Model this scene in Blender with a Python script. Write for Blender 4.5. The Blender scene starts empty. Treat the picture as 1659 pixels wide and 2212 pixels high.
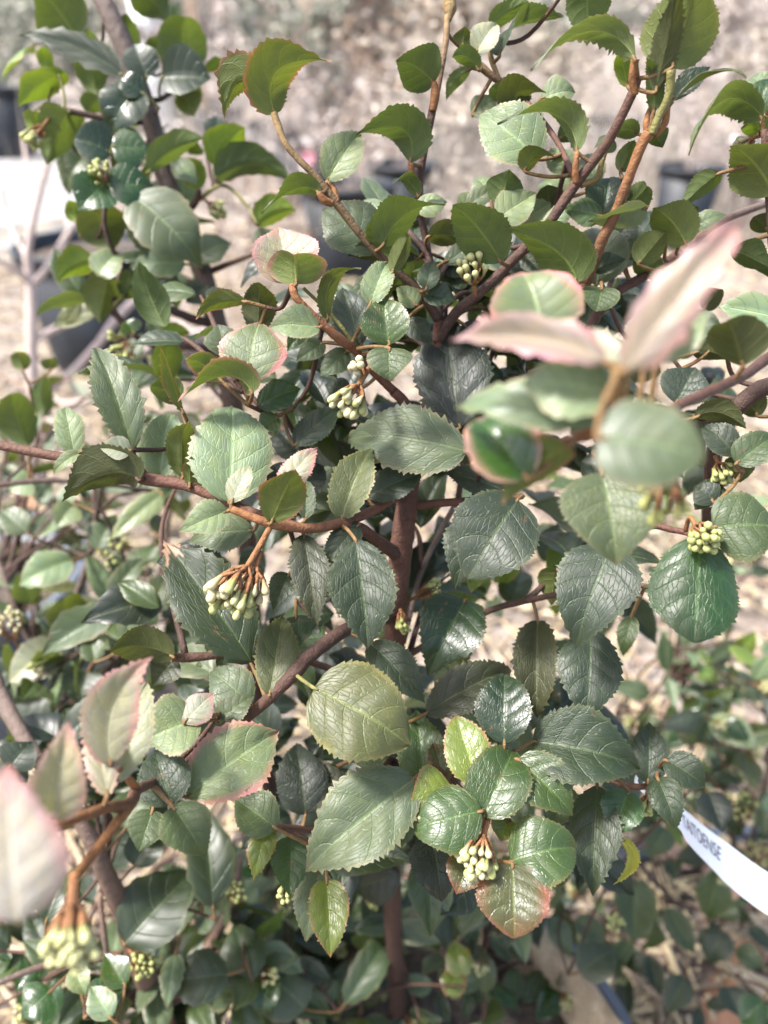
import bpy, math, random
import numpy as np
from mathutils import Vector, Matrix

# ------------------------------------------------------------------ camera
R = math.radians
H = 0.85
PITCH = R(32)
FPX = 1659.0                      # focal length in picture units (picture 1659 x 2212)
scene = bpy.context.scene
col = scene.collection
cam_d = bpy.data.cameras.new('camera')
cam = bpy.data.objects.new('camera', cam_d); col.objects.link(cam)
cam_d.sensor_fit = 'VERTICAL'
cam_d.sensor_height = 36.0
cam_d.lens = 27.0
cam_d.clip_start = 0.01
cam_d.clip_end = 500
cam.location = (0, 0, H)
cam.rotation_euler = (R(90) - PITCH, 0, 0)
cam_d.dof.use_dof = True
cam_d.dof.focus_distance = 0.295
cam_d.dof.aperture_fstop = 27.0 / 4.3
scene.camera = cam

# ------------------------------------------------------------------ light
SUN_EL, SUN_AZ = 60.0, -100.0     # azimuth from straight ahead (+Y), negative = left
world = bpy.data.worlds.new('World'); scene.world = world; world.use_nodes = True
wn = world.node_tree.nodes; wl = world.node_tree.links
wn.clear()
sky = wn.new('ShaderNodeTexSky'); sky.sky_type = 'NISHITA'; sky.sun_disc = False
sky.sun_elevation = R(SUN_EL); sky.sun_rotation = R(SUN_AZ)
sky.dust_density = 4.0; sky.air_density = 1.0; sky.ozone_density = 0.8
bg = wn.new('ShaderNodeBackground'); bg.inputs['Strength'].default_value = 0.138
wo = wn.new('ShaderNodeOutputWorld')
wl.new(sky.outputs[0], bg.inputs[0]); wl.new(bg.outputs[0], wo.inputs[0])
sun_d = bpy.data.lights.new('sun', 'SUN'); sun_d.energy = 3.3; sun_d.angle = R(10.0)
sun_d.color = (1.0, 0.975, 0.94)
sun = bpy.data.objects.new('sun', sun_d); col.objects.link(sun)
sdir = Vector((math.sin(R(SUN_AZ)) * math.cos(R(SUN_EL)), math.cos(R(SUN_AZ)) * math.cos(R(SUN_EL)), math.sin(R(SUN_EL))))
sun.rotation_euler = sdir.to_track_quat('Z', 'Y').to_euler()
sun.location = (0, 0, 5)
scene.view_settings.view_transform = 'Standard'
scene.view_settings.look = 'None'
scene.view_settings.exposure = 1.88
scene.view_settings.gamma = 1.0
scene.view_settings.use_curve_mapping = False
scene.cycles.max_bounces = 5
scene.cycles.diffuse_bounces = 3
scene.cycles.glossy_bounces = 2
scene.cycles.transmission_bounces = 4
scene.cycles.sample_clamp_indirect = 6

rng = random.Random(7)
CAM = Vector((0, 0, H))
FWD = Vector((0, math.cos(PITCH), -math.sin(PITCH)))
UPV = Vector((0, math.sin(PITCH), math.cos(PITCH)))
RGT = Vector((1, 0, 0))
UP = Vector((0, 0, 1))

def ray(x, y):
    return FWD + RGT * ((x - 829.5) / FPX) + UPV * ((1106 - y) / FPX)
def at(x, y, z):                  # picture point at depth z (metres along the view axis)
    return CAM + ray(x, y) * z
def on_height(x, y, h):           # picture point on the horizontal plane at height h
    r = ray(x, y)
    return CAM + r * ((h - H) / r.z)

# ------------------------------------------------------------------ scene helpers
WM = {}                           # world matrix of every object we made
def link(name, data, parent=None, m=None):
    o = bpy.data.objects.new(name, data); col.objects.link(o)
    m = m or Matrix.Identity(4)
    if parent is not None:
        o.parent = parent
        o.matrix_local = WM[parent.name].inverted() @ m
    else:
        o.matrix_local = m
    WM[o.name] = m
    return o
def tag(o, label=None, cat=None, group=None, kind=None):
    if label: o['label'] = label
    if cat: o['category'] = cat
    if group: o['group'] = group
    if kind: o['kind'] = kind
    return o
def empty(name, loc, label, cat, group=None):
    o = link(name, None, None, Matrix.Translation(loc))
    o.empty_display_size = 0.02
    return tag(o, label, cat, group)
def mesh(name, V, F, mats=(), smooth=True, origin=None):
    me = bpy.data.meshes.new(name)
    if origin is not None:
        V = [tuple(Vector(v) - origin) for v in V]
    me.from_pydata([tuple(v) for v in V], [], F)
    for m in mats: me.materials.append(m)
    if smooth: me.polygons.foreach_set('use_smooth', [True] * len(me.polygons))
    me.update()
    return me
def vcol(me, name, C):
    a = me.color_attributes.new(name, 'FLOAT_COLOR', 'POINT')
    arr = np.ones((len(me.vertices), 4), dtype=np.float32); arr[:, :3] = C
    a.data.foreach_set('color', arr.ravel())

# ------------------------------------------------------------------ materials
class NT:
    def __init__(s, name):
        s.m = bpy.data.materials.new(name); s.m.use_nodes = True
        s.t = s.m.node_tree; s.t.nodes.clear()
    def n(s, typ, **kw):
        nd = s.t.nodes.new(typ)
        for k, v in kw.items():
            if k.startswith('_'): setattr(nd, k[1:], v)
        return nd
    def l(s, a, b): s.t.links.new(a, b)
    def math(s, op, a, b=None, c=None, clamp=False):
        nd = s.t.nodes.new('ShaderNodeMath'); nd.operation = op; nd.use_clamp = clamp
        for i, v in enumerate((a, b, c)):
            if v is None: continue
            if isinstance(v, (int, float)): nd.inputs[i].default_value = v
            else: s.l(v, nd.inputs[i])
        return nd.outputs[0]
    def ramp(s, v, lo, hi, a=0.0, b=1.0):
        nd = s.t.nodes.new('ShaderNodeMapRange'); nd.interpolation_type = 'SMOOTHSTEP'
        s.l(v, nd.inputs[0])
        for i, q in zip((1, 2, 3, 4), (lo, hi, a, b)): nd.inputs[i].default_value = q
        return nd.outputs[0]
    def mix(s, f, a, b, typ='MIX'):
        nd = s.t.nodes.new('ShaderNodeMix'); nd.data_type = 'RGBA'; nd.blend_type = typ
        ins = [nd.inputs[0], nd.inputs[6], nd.inputs[7]]
        for i, v in zip(ins, (f, a, b)):
            if isinstance(v, (int, float)): i.default_value = v
            elif isinstance(v, tuple): i.default_value = (*v, 1)
            else: s.l(v, i)
        return nd.outputs[2]
    def noise(s, vec, scale, detail=3, rough=0.6):
        nd = s.t.nodes.new('ShaderNodeTexNoise')
        nd.inputs['Scale'].default_value = scale; nd.inputs['Detail'].default_value = detail
        nd.inputs['Roughness'].default_value = rough
        if vec is not None: s.l(vec, nd.inputs['Vector'])
        return nd.outputs[0]
    def voro(s, vec, scale, feature='F1'):
        nd = s.t.nodes.new('ShaderNodeTexVoronoi'); nd.feature = feature
        nd.inputs['Scale'].default_value = scale
        if vec is not None: s.l(vec, nd.inputs['Vector'])
        return nd.outputs['Distance']
    def bump(s, h, dist, strength=1.0):
        nd = s.t.nodes.new('ShaderNodeBump'); nd.inputs['Distance'].default_value = dist
        nd.inputs['Strength'].default_value = strength
        s.l(h, nd.inputs['Height']); return nd.outputs[0]
    def out(s, sh):
        o = s.t.nodes.new('ShaderNodeOutputMaterial'); s.l(sh, o.inputs[0]); return s.m
    def attr(s, name):
        nd = s.t.nodes.new('ShaderNodeAttribute'); nd.attribute_name = name; return nd.outputs['Color']
    def pbsdf(s, colr, rough, normal=None, spec=0.5):
        b = s.t.nodes.new('ShaderNodeBsdfPrincipled')
        for k, v in (('Base Color', colr), ('Roughness', rough), ('Specular IOR Level', spec)):
            if isinstance(v, (int, float)): b.inputs[k].default_value = v
            elif isinstance(v, tuple): b.inputs[k].default_value = (*v, 1)
            else: s.l(v, b.inputs[k])
        if normal is not None: s.l(normal, b.inputs['Normal'])
        return b

NS = 5.0          # secondary veins per side of a leaf
VS = 0.24         # how far a secondary vein runs forward
def leaf_material(name, gloss=0.40, vein_amt=1.0, fine=True):
    t = NT(name)
    uv = t.n('ShaderNodeUVMap'); sp = t.n('ShaderNodeSeparateXYZ'); t.l(uv.outputs[0], sp.inputs[0])
    u = sp.outputs[0]
    s = t.math('MULTIPLY_ADD', sp.outputs[1], 2.0, -1.0)
    a = t.math('ABSOLUTE', s)
    oi = t.n('ShaderNodeObjectInfo')
    cb = t.n('ShaderNodeCombineXYZ')
    t.l(t.math('MULTIPLY', u, 2.1), cb.inputs[0]); t.l(s, cb.inputs[1]); t.l(t.math('MULTIPLY', oi.outputs['Random'], 31.0), cb.inputs[2])
    vec = cb.outputs[0]
    wob = t.math('MULTIPLY_ADD', t.noise(vec, 3.0, 2), 0.5, -0.25)
    ph = t.math('MULTIPLY', t.math('SUBTRACT', u, t.math('MULTIPLY', t.math('POWER', a, 1.3), VS)), NS)
    ph = t.math('ADD', ph, t.math('MULTIPLY', wob, 0.35))
    ph = t.math('ADD', ph, t.math('MULTIPLY', t.math('GREATER_THAN', s, 0.0), 0.28))
    d = t.math('SUBTRACT', 0.5, t.math('ABSOLUTE', t.math('SUBTRACT', t.math('FRACT', ph), 0.5)))
    sec = t.math('MULTIPLY', t.ramp(d, 0.0, 0.055, 1, 0), t.ramp(a, 0.82, 1.0, 1, 0))
    mid = t.ramp(a, 0.015, 0.075, 1, 0)
    # cross veins between the secondaries + fine net
    cv = t.n('ShaderNodeCombineXYZ')
    t.l(t.math('MULTIPLY', ph, 0.9), cv.inputs[0]); t.l(t.math('MULTIPLY', s, 5.2), cv.inputs[1]); t.l(t.math('MULTIPLY', oi.outputs['Random'], 17.0), cv.inputs[2])
    ter = t.ramp(t.voro(cv.outputs[0], 1.9, 'DISTANCE_TO_EDGE'), 0.0, 0.09, 1, 0)
    height = t.math('MULTIPLY', sec, -0.9)
    height = t.math('ADD', height, t.math('MULTIPLY', mid, -0.8))
    if fine:
        height = t.math('ADD', height, t.math('MULTIPLY', ter, -0.5))
        height = t.math('ADD', height, t.math('MULTIPLY', t.noise(vec, 4.0, 2), 0.7))
    nrm = t.bump(height, 0.00020 * vein_amt, 1.0)
    c_top = t.attr('Col'); c_und = t.attr('Und')
    mott = t.noise(vec, 2.2, 4, 0.65)
    ct = t.mix(t.ramp(mott, 0.35, 0.7, 0.0, 0.65), c_top, t.mix(1.0, c_top, (1.35, 1.2, 0.75), 'MULTIPLY'))
    vm = t.math('MAXIMUM', mid, t.math('MULTIPLY', sec, 0.62))
    if fine: vm = t.math('MAXIMUM', vm, t.math('MULTIPLY', ter, 0.34))
    light = t.mix(1.0, t.mix(1.0, c_top, (1.75, 1.75, 1.5), 'MULTIPLY'), (0.022, 0.028, 0.008), 'ADD')
    ct = t.mix(t.math('MULTIPLY', vm, 0.75), ct, light)
    if fine: spots = t.math('MULTIPLY', t.ramp(t.voro(vec, 8.0), 0.02, 0.055, 1, 0), t.ramp(t.noise(vec, 1.7, 2), 0.54, 0.62))
    if fine: ct = t.mix(t.math('MULTIPLY', spots, 0.55), ct, (0.30, 0.27, 0.20))
    blot = t.math('MULTIPLY', t.ramp(t.noise(vec, 1.5, 4, 0.7), 0.66, 0.70), 0.75)
    ct = t.mix(blot, ct, (0.085, 0.050, 0.024))
    lightu = t.mix(1.0, c_und, (2.0, 1.9, 1.7), 'MULTIPLY')
    cu = t.mix(t.ramp(mott, 0.3, 0.7, 0.0, 0.65), c_und, t.mix(1.0, c_und, (0.60, 0.72, 0.75), 'MULTIPLY'))
    cu = t.mix(t.math('MULTIPLY', t.math('MAXIMUM', mid, t.math('MULTIPLY', sec, 0.6)), 0.8), cu, lightu)
    rgh = t.math('MULTIPLY_ADD', t.noise(vec, 5.0, 3), 0.22, gloss - 0.11)
    top = t.pbsdf(ct, rgh, nrm, 0.52)
    und = t.pbsdf(cu, 0.62, nrm, 0.35)
    geo = t.n('ShaderNodeNewGeometry')
    ms = t.n('ShaderNodeMixShader')
    t.l(geo.outputs['Backfacing'], ms.inputs[0]); t.l(top.outputs[0], ms.inputs[1]); t.l(und.outputs[0], ms.inputs[2])
    tr = t.n('ShaderNodeBsdfTranslucent')
    t.l(t.mix(1.0, t.mix(1.0, c_und, (1.5, 1.6, 0.75), 'MULTIPLY'), (0.008, 0.010, 0.0), 'ADD'), tr.inputs[0]); t.l(nrm, tr.inputs[1])
    m2 = t.n('ShaderNodeMixShader'); m2.inputs[0].default_value = 0.22
    t.l(ms.outputs[0], m2.inputs[1]); t.l(tr.outputs[0], m2.inputs[2])
    return t.out(m2.outputs[0])

def bark_material(name):
    t = NT(name)
    c = t.attr('Col'); tc = t.n('ShaderNodeTexCoord'); v = tc.outputs['Object']
    n1 = t.noise(v, 260, 4); n2 = t.noise(v, 900, 3)
    c1 = t.mix(t.ramp(n1, 0.35, 0.7, 0.0, 0.55), c, t.mix(1.0, c, (0.5, 0.45, 0.42), 'MULTIPLY'))
    lent = t.math('MULTIPLY', t.ramp(t.voro(v, 800), 0.12, 0.26, 1, 0), t.ramp(n1, 0.42, 0.55))
    c2 = t.mix(t.math('MULTIPLY', lent, 0.8), c1, t.mix(1.0, t.mix(1.0, c, (1.9, 1.7, 1.4), 'MULTIPLY'), (0.04, 0.03, 0.02), 'ADD'))
    h = t.math('ADD', n1, t.math('MULTIPLY', n2, 0.5)); h = t.math('ADD', h, t.math('MULTIPLY', lent, 0.5))
    b = t.pbsdf(c2, 0.68, t.bump(h, 0.0011), 0.3)
    return t.out(b.outputs[0])

def simple(name, c0, c1, scale, rough, bump=0.0, spec=0.4, detail=5, coord='Object'):
    t = NT(name); tc = t.n('ShaderNodeTexCoord'); v = tc.outputs[coord]
    n = t.noise(v, scale, detail, 0.65)
    c = t.mix(t.ramp(n, 0.32, 0.68), c0, c1)
    b = t.pbsdf(c, rough, t.bump(n, bump) if bump else None, spec)
    return t.out(b.outputs[0])

def attr_mat(name, rough=0.8, trans=0.0, spec=0.2, scale=120):
    t = NT(name); tc = t.n('ShaderNodeTexCoord')
    c = t.attr('Col'); n = t.noise(tc.outputs['Object'], scale, 3)
    c = t.mix(t.ramp(n, 0.3, 0.7, 0.0, 0.6), c, t.mix(1.0, c, (0.6, 0.58, 0.55), 'MULTIPLY'))
    b = t.pbsdf(c, rough, None, spec); sh = b.outputs[0]
    if trans:
        tr = t.n('ShaderNodeBsdfTranslucent'); t.l(c, tr.inputs[0])
        m = t.n('ShaderNodeMixShader'); m.inputs[0].default_value = trans
        t.l(sh, m.inputs[1]); t.l(tr.outputs[0], m.inputs[2]); sh = m.outputs[0]
    return t.out(sh)

M_LEAF = leaf_material('leaf', 0.52, 0.85)
M_GLOSS = leaf_material('glossy_leaf', 0.37, 0.6)
M_LEAF_SOFT = leaf_material('background_leaf', 0.46, 1.0, False)
M_GLOSS_SOFT = leaf_material('background_glossy_leaf', 0.27, 1.0, False)
M_BARK = bark_material('bark')
M_BUD = attr_mat('flower_bud', 0.5, 0.15, 0.35, 400)
M_POT = simple('black_pot_plastic', (0.010, 0.012, 0.015), (0.022, 0.026, 0.032), 9, 0.55, 0.0008, 0.35)
M_POTL = simple('blue_grey_pot_plastic', (0.055, 0.066, 0.082), (0.085, 0.10, 0.12), 9, 0.45, 0.0008, 0.5)
M_SOIL = simple('soil', (0.03, 0.022, 0.016), (0.10, 0.075, 0.055), 60, 0.95, 0.01)
M_STRAW = attr_mat('straw', 0.75, 0.0, 0.25, 60)
M_DRY = attr_mat('dry_plant', 0.85, 0.15, 0.15, 60)
# ------------------------------------------------------------------ leaves
#        top colour              underside               edge colour          edge amount, glossy
PAL = {
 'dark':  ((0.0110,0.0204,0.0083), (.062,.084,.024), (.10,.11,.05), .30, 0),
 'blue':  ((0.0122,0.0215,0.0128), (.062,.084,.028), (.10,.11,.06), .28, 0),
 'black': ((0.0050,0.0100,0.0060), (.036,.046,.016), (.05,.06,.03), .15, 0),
 'mid':   ((0.0273,0.0462,0.0154), (.078,.104,.027), (.15,.13,.06), .40, 0),
 'grey':  ((0.0476,0.0664,0.0344), (.085,.108,.036), (.20,.15,.09), .40, 0),
 'pale':  ((0.1020,0.1403,0.0748), (.105,.130,.045), (.30,.20,.15), .45, 0),
 'white': ((0.1968,0.2132,0.1558), (.150,.170,.080), (.36,.25,.20), .40, 0),
 'pink':  ((0.1742,0.1742,0.1318), (.160,.155,.070), (.38,.15,.18), .80, 0),
 'pinkg': ((0.0820,0.1107,0.0574), (.098,.122,.030), (.44,.15,.17), .85, 0),
 'redu':  ((.100,.135,.065), (.088,.105,.022), (.40,.085,.08), .85, 0),
 'pinkw': ((0.1763,0.1517,0.1394),    (.17,.14,.10),    (.31,.115,.16), .80, 0),
 'pinkl': ((0.3600,0.3150,0.2790),     (.24,.21,.15),    (.44,.15,.20), .80, 0),
 'dgpk':  ((0.0165,0.0465,0.0090), (.090,.115,.025), (.42,.22,.22), .80, 1),
 'fresh': ((0.0245,0.0461,0.0122), (.090,.130,.022), (.13,.10,.04), .45, 1),
 'shine': ((0.0112,0.0364,0.0084), (.080,.118,.020), (.06,.07,.03), .30, 1),
 'dglos': ((0.0066,0.0180,0.0078), (.058,.080,.022), (.08,.07,.03), .30, 1),
 'lime':  ((0.0723,0.1020,0.0153), (.130,.165,.020), (.26,.09,.06), .75, 1),
 'bronz': ((0.0338,0.0420,0.0128), (.110,.100,.026), (.15,.042,.028), .85, 1),
 'olive': ((0.0475,0.0562,0.0187), (.085,.100,.026), (.20,.17,.07), .50, 0),
 'olivd': ((0.0195,0.0234,0.0097), (.052,.058,.017), (.12,.10,.04), .35, 0),
 'yellg': ((.080,.120,.020), (.120,.165,.022), (.28,.18,.05), .55, 0),
 'yell':  ((.38,.34,.05),    (.40,.36,.06),    (.42,.34,.08), .40, 0),
}
def profile(u, peak=0.43, eb=0.62, et=0.78):
    a = math.log(0.5) / math.log(peak)
    s = np.clip(np.sin(np.pi * np.power(np.clip(u, 0, 1), a)), 0, 1)
    return np.where(u < peak, np.power(s, eb), np.power(s, et))

def leaf_grid(NU, NV, Pc, Nn, Bn, W, L, rnd, fold, edge, quilt, teeth, peak, eb, et, wave):
    """points of a blade: centre line Pc, normals Nn and side directions Bn (all (NU+1,3))"""
    u = np.linspace(0, 1, NU + 1)
    s = np.linspace(-1, 1, 2 * NV + 1)
    s = np.sign(s) * np.abs(s) ** 0.9
    U, S = np.meshgrid(u, s, indexing='ij'); A = np.abs(S)
    hw = (W / 2) * profile(U, peak, eb, et)
    nt = teeth
    side = np.where(S > 0, 0.37, 0.0)
    tp = rnd.random() * 6.28
    fr = np.mod(U * nt + side + 0.4 * np.sin(U * 8 + tp + side * 9) + 0.25 * np.sin(U * 19 + tp), 1.0)
    saw = np.where(fr < 0.75, fr / 0.75, (1 - fr) / 0.25)
    jit = 1 + 0.6 * np.sin(U * 37 + rnd.random() * 9 + side * 20)
    tooth = (saw - 0.30) * 0.036 * L * jit * np.power(A, 8) * np.clip(np.sin(np.pi * U) * 3, 0, 1)
    ph0 = rnd.random() * 6.28
    lob = 1 + 0.035 * np.sin(U * 9 + ph0 + side * 5) * A
    X = S * hw * lob + np.sign(S) * tooth
    phase = (U - VS * np.power(A, 1.3)) * NS + np.where(S > 0, 0.28, 0.0)
    q = quilt * L * np.abs(np.sin(np.pi * phase)) ** 0.8 * np.clip(A * 4, 0, 1) * (1 - A ** 5) * np.clip(np.sin(np.pi * U) * 1.6, 0, 1)
    hgt = fold * np.abs(X) - edge * X * X / (W / 2) + q
    hgt += wave * L * np.sin(U * 11 + ph0 + np.where(S > 0, 1.7, 0)) * A ** 2 * 0.5
    hgt += wave * L * 0.5 * np.sin(S * 3 + ph0) * np.sin(U * 5 + ph0)
    P = Pc[:, None, :] + X[..., None] * Bn[:, None, :] + hgt[..., None] * Nn[:, None, :]
    # pull teeth forward a little
    return P.reshape(-1, 3), U.ravel(), S.ravel()

def leaf_faces(NU, NV):
    w = 2 * NV + 1; F = []
    for i in range(NU):
        for j in range(w - 1):
            a = i * w + j
            F.append((a, a + 1, a + w + 1, a + w))
    return F
_FC = {}
def finish_leaf(name, P, U, S, NU, NV, key, rnd, origin, tipdead=0.0, vary=0.12, soft=True):
    if (NU, NV) not in _FC: _FC[(NU, NV)] = leaf_faces(NU, NV)
    F = _FC[(NU, NV)]
    top, und, edg, amt, gl = PAL[key]
    me = mesh(name, P - np.array(origin), F, [(M_GLOSS_SOFT if gl else M_LEAF_SOFT) if soft else (M_GLOSS if gl else M_LEAF)])
    k = 1 + rnd.uniform(-vary, vary); hue = rnd.uniform(-0.07, 0.07)
    und = [q * 1.0 for q in und]
    ct = np.array(top) * k * np.array([1 + hue, 1, 1 - hue]); cu = np.array(und) * k
    e = np.clip(np.maximum((np.abs(S) - 0.84) / 0.16, (U - 0.90) / 0.10), 0, 1) ** 1.4
    if key in ('pink', 'pinkw', 'pinkl', 'bronz'):
        e = np.clip(np.maximum((np.abs(S) - 0.58) / 0.42, (U - 0.66) / 0.34), 0, 1) ** 1.3
    elif key in ('pinkg', 'dgpk'):
        e = np.clip(np.maximum((np.abs(S) - 0.72) / 0.28, (U - 0.84) / 0.16), 0, 1) ** 1.2
    a1, a2, a3 = rnd.random() * 6, rnd.random() * 6, rnd.random() * 6
    pat = 0.72 + 0.30 * np.sin(U * 6 + a1 + S) + 0.22 * np.sin(S * 5 + U * 9 + a2) + 0.14 * np.sin(U * 23 + S * 11 + a3)
    e = (e * amt * np.clip(pat, 0.1, 1.15))[:, None].clip(0, 1)
    C = ct * (1 - e) + np.array(edg) * e
    Cu = cu * (1 - e * 0.8) + np.array(edg) * e * 0.8
    if tipdead:
        b = (U + 0.05 * np.sin(S * 7) + 0.03 * np.sin(S * 17 + 1) > 1 - tipdead)[:, None] & (S > -0.9)[:, None]
        C = np.where(b, np.array([.24, .15, .11]), C); Cu = np.where(b, np.array([.22, .15, .10]), Cu)
    vcol(me, 'Col', C); vcol(me, 'Und', Cu)
    uvl = me.uv_layers.new(name='UVMap')
    vi = np.empty(len(me.loops), dtype=np.int32); me.loops.foreach_get('vertex_index', vi)
    uv = np.stack([U, S * 0.5 + 0.5], 1)[vi]
    uvl.data.foreach_set('uv', uv.astype(np.float32).ravel())
    return me

# ------------------------------------------------------------------ tubes (stems, twigs, petioles)
def crom(P, n):
    P = [Vector(p) for p in P]
    if len(P) == 2: return [P[0].lerp(P[1], i / n) for i in range(n + 1)]
    Q = [P[0] * 2 - P[1]] + P + [P[-1] * 2 - P[-2]]
    out = []
    for i in range(1, len(Q) - 2):
        a, b, c, d = Q[i - 1], Q[i], Q[i + 1], Q[i + 2]
        for k in range(n):
            t = k / n
            out.append(0.5 * ((2 * b) + (c - a) * t + (2 * a - 5 * b + 4 * c - d) * t * t + (3 * b - a - 3 * c + d) * t ** 3))
    out.append(P[-1]); return out
def lin(vals, n):
    out = []
    for i in range(len(vals) - 1):
        for k in range(n): out.append(vals[i] + (vals[i + 1] - vals[i]) * k / n)
    out.append(vals[-1]); return out
def tube(P, Rr, sides=8, rnd=None, rough=0.0, cap=True):
    V = []; F = []; n = len(P)
    t0 = (P[1] - P[0]).normalized()
    nrm = t0.cross(Vector((0.3, 0.8, 0.52))).normalized()
    for i in range(n):
        t = (P[min(i + 1, n - 1)] - P[max(i - 1, 0)]).normalized()
        nrm = (nrm - t * nrm.dot(t)).normalized(); b = t.cross(nrm)
        for k in range(sides):
            a = 2 * math.pi * k / sides
            r = Rr[i] * (1 + (rnd.uniform(-rough, rough) if rough else 0))
            V.append(P[i] + (nrm * math.cos(a) + b * math.sin(a)) * r)
    for i in range(n - 1):
        for k in range(sides):
            F.append((i * sides + k, i * sides + (k + 1) % sides, (i + 1) * sides + (k + 1) % sides, (i + 1) * sides + k))
    if cap:
        F.append(tuple(range(sides - 1, -1, -1))); F.append(tuple((n - 1) * sides + k for k in range(sides)))
    return V, F

BR = (.085,.042,.027); BRD = (.050,.028,.021); OR = (.20,.088,.032); TAN = (.19,.125,.05); GRN = (.15,.14,.045); PET = (.15,.088,.034); GREY = (.11,.083,.070); RED = (.105,.044,.028)

class Plant:
    def __init__(s, name, loc, label, cat='shrub', group=None):
        s.o = empty(name, loc, label, cat, group); s.pts = []; s.leaves = 0; s.rad = []
    def twig(s, pts, c0=BR, c1=BR, name='twig', seg=6, sides=10, rough=0.05, reg=True):
        """pts: (x, y, depth_cm, width in picture units)"""
        P = crom([at(x, y, z / 100) for x, y, z, w in pts], seg)
        Rr = lin([0.86 * w / 2 * (z / 100) / FPX for x, y, z, w in pts], seg)
        return s.twigw(P, Rr, c0, c1, name, sides, rough, reg)
    def twigw(s, P, Rr, c0=BR, c1=BR, name='twig', sides=8, rough=0.05, reg=True):
        V, F = tube(P, Rr, sides, rng, rough)
        me = mesh(name, V, F, [M_BARK], origin=P[0])
        n = len(P); c0 = np.array(c0); c1 = np.array(c1)
        C = np.repeat(np.array([c0 + (c1 - c0) * i / (n - 1) for i in range(n)]), sides, 0)
        vcol(me, 'Col', C)
        o = link(name, me, s.o, Matrix.Translation(P[0]))
        if reg:
            s.pts += list(P); s.rad += list(Rr)
        return o
    def attach(s, B, away, pc, parent):
        """petiole from the blade's base B back to the nearest stem (with a twig in between if far)"""
        d = [(p - B).length for p in s.pts]; i = int(np.argmin(d)); Q = s.pts[i]; D = d[i]
        back = FWD
        if D > 0.022:
            # an intermediate hidden twig
            K = B + away * 0.008 + back * 0.004
            mid = (K + Q) / 2 + back * min(0.25 * D, 0.03) - UP * 0.1 * D
            P = crom([Q, mid, K], 6)
            s.twigw(P, lin([0.0011, 0.0010, 0.0008], 6), BRD, BR, 'twig', 6)
            Q = K
        P = crom([Q, (Q + B) / 2 + away * 0.06 * (Q - B).length, B, B - away * 0.002], 4)
        P[-1] = B - away * 0.002
        V, F = tube(P, lin([0.0009, 0.0008, 0.00075, 0.0005], 4), 6)
        me = mesh('petiole', V, F, [M_BARK], origin=B)
        vcol(me, 'Col', np.array(pc))
        link('petiole', me, parent, Matrix.Translation(B))
    def L(s, bx, by, tx, ty, w, side, key, z, m=None, dz=None, dm=0.0, fold=None, edge=None, quilt=None, c=None, peak=None,
          eb=None, et=None, tip=0.0, lean=0.0, r=0.0, pet=True, pc=PET, hi=True, wave=None, up=None, vary=0.12, tw=None):
        rnd = random.Random(int(bx * 31 + by * 17 + tx * 7 + ty * 3 + 5))
        z = z / 100
        B = at(bx, by, z)
        toC = (CAM - B).normalized()
        if up is None: up = 0.62
        npref = (toC + UP * up) if side == 't' else (-toC * 0.95 + UP * up)
        npref = (npref + RGT * (lean + rnd.uniform(-.22, .22))).normalized()
        rt = ray(tx, ty)
        if dz is None:
            zt = (B - CAM).dot(npref) / rt.dot(npref)
            chord = math.hypot(tx - bx, ty - by) * z / FPX
            zt = max(z - 0.55 * chord, min(z + 0.55 * chord, zt))
        else: zt = z + dz / 100
        T = CAM + rt * zt
        NU, NV = (60, 7) if hi else (22, 5)
        u = np.linspace(0, 1, NU + 1)[:, None]
        Bv, Tv = np.array(B), np.array(T)
        ax = (T - B).normalized(); n0 = (npref - ax * npref.dot(ax)).normalized()
        L = (T - B).length
        if m is not None:
            Mp = np.array(at(m[0], m[1], (z + zt) / 2 + dm / 100)); Ct = 2 * Mp - 0.5 * (Bv + Tv)
            Pc = (1 - u) ** 2 * Bv + 2 * u * (1 - u) * Ct + u ** 2 * Tv
            L = float(np.linalg.norm(np.diff(Pc, axis=0), axis=1).sum())
        else:
            cc = (rnd.uniform(0.03, 0.14) if side == 't' else rnd.uniform(0.06, 0.2)) if c is None else c
            Pc = Bv + (Tv - Bv) * u + np.array(n0) * (4 * u * (1 - u)) * cc * L
            Pc = Pc - np.array(n0) * rnd.uniform(-.15, .9) * np.clip(u - .55, 0, 1) ** 2 * L
        Tg = np.gradient(Pc, axis=0); Tg /= np.linalg.norm(Tg, axis=1)[:, None]
        nr = np.array(n0)
        if r:
            nr = np.array(Matrix.Rotation(R(r), 3, ax) @ n0)
        Nn = nr[None, :] - Tg * (Tg @ nr)[:, None]; Nn /= np.linalg.norm(Nn, axis=1)[:, None]
        if tw is not None:
            kv = np.gradient(Tg, axis=0).mean(0); out = -kv[None, :] + Tg * (Tg @ kv)[:, None]; out /= np.linalg.norm(out, axis=1)[:, None]
            bb = (tw[0] + (tw[1] - tw[0]) * u); Nn = out * np.sqrt(1 - bb ** 2) + np.array(toC)[None, :] * bb
            Nn = Nn - Tg * (Nn * Tg).sum(1)[:, None]; Nn /= np.linalg.norm(Nn, axis=1)[:, None]
        else:
            sp = rnd.uniform(-.45, .45) * (u - .5); Nn = Nn * np.cos(sp) + np.cross(Tg, Nn) * np.sin(sp)
        Bn = np.cross(Tg, Nn)
        # true width from apparent width
        vd = np.array((B - CAM).normalized()); bm = Bn[len(Bn) // 2]; tm = Tg[len(Tg) // 2]
        bi = bm - vd * (bm @ vd); ti = tm - vd * (tm @ vd); ti /= max(np.linalg.norm(ti), 1e-6)
        app = np.linalg.norm(bi - ti * (bi @ ti))
        fold = (rnd.uniform(0.12, 0.5) if side == 't' else rnd.uniform(0.3, 0.75)) if fold is None else fold * (1.3 if side == 't' else 1.8)
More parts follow.
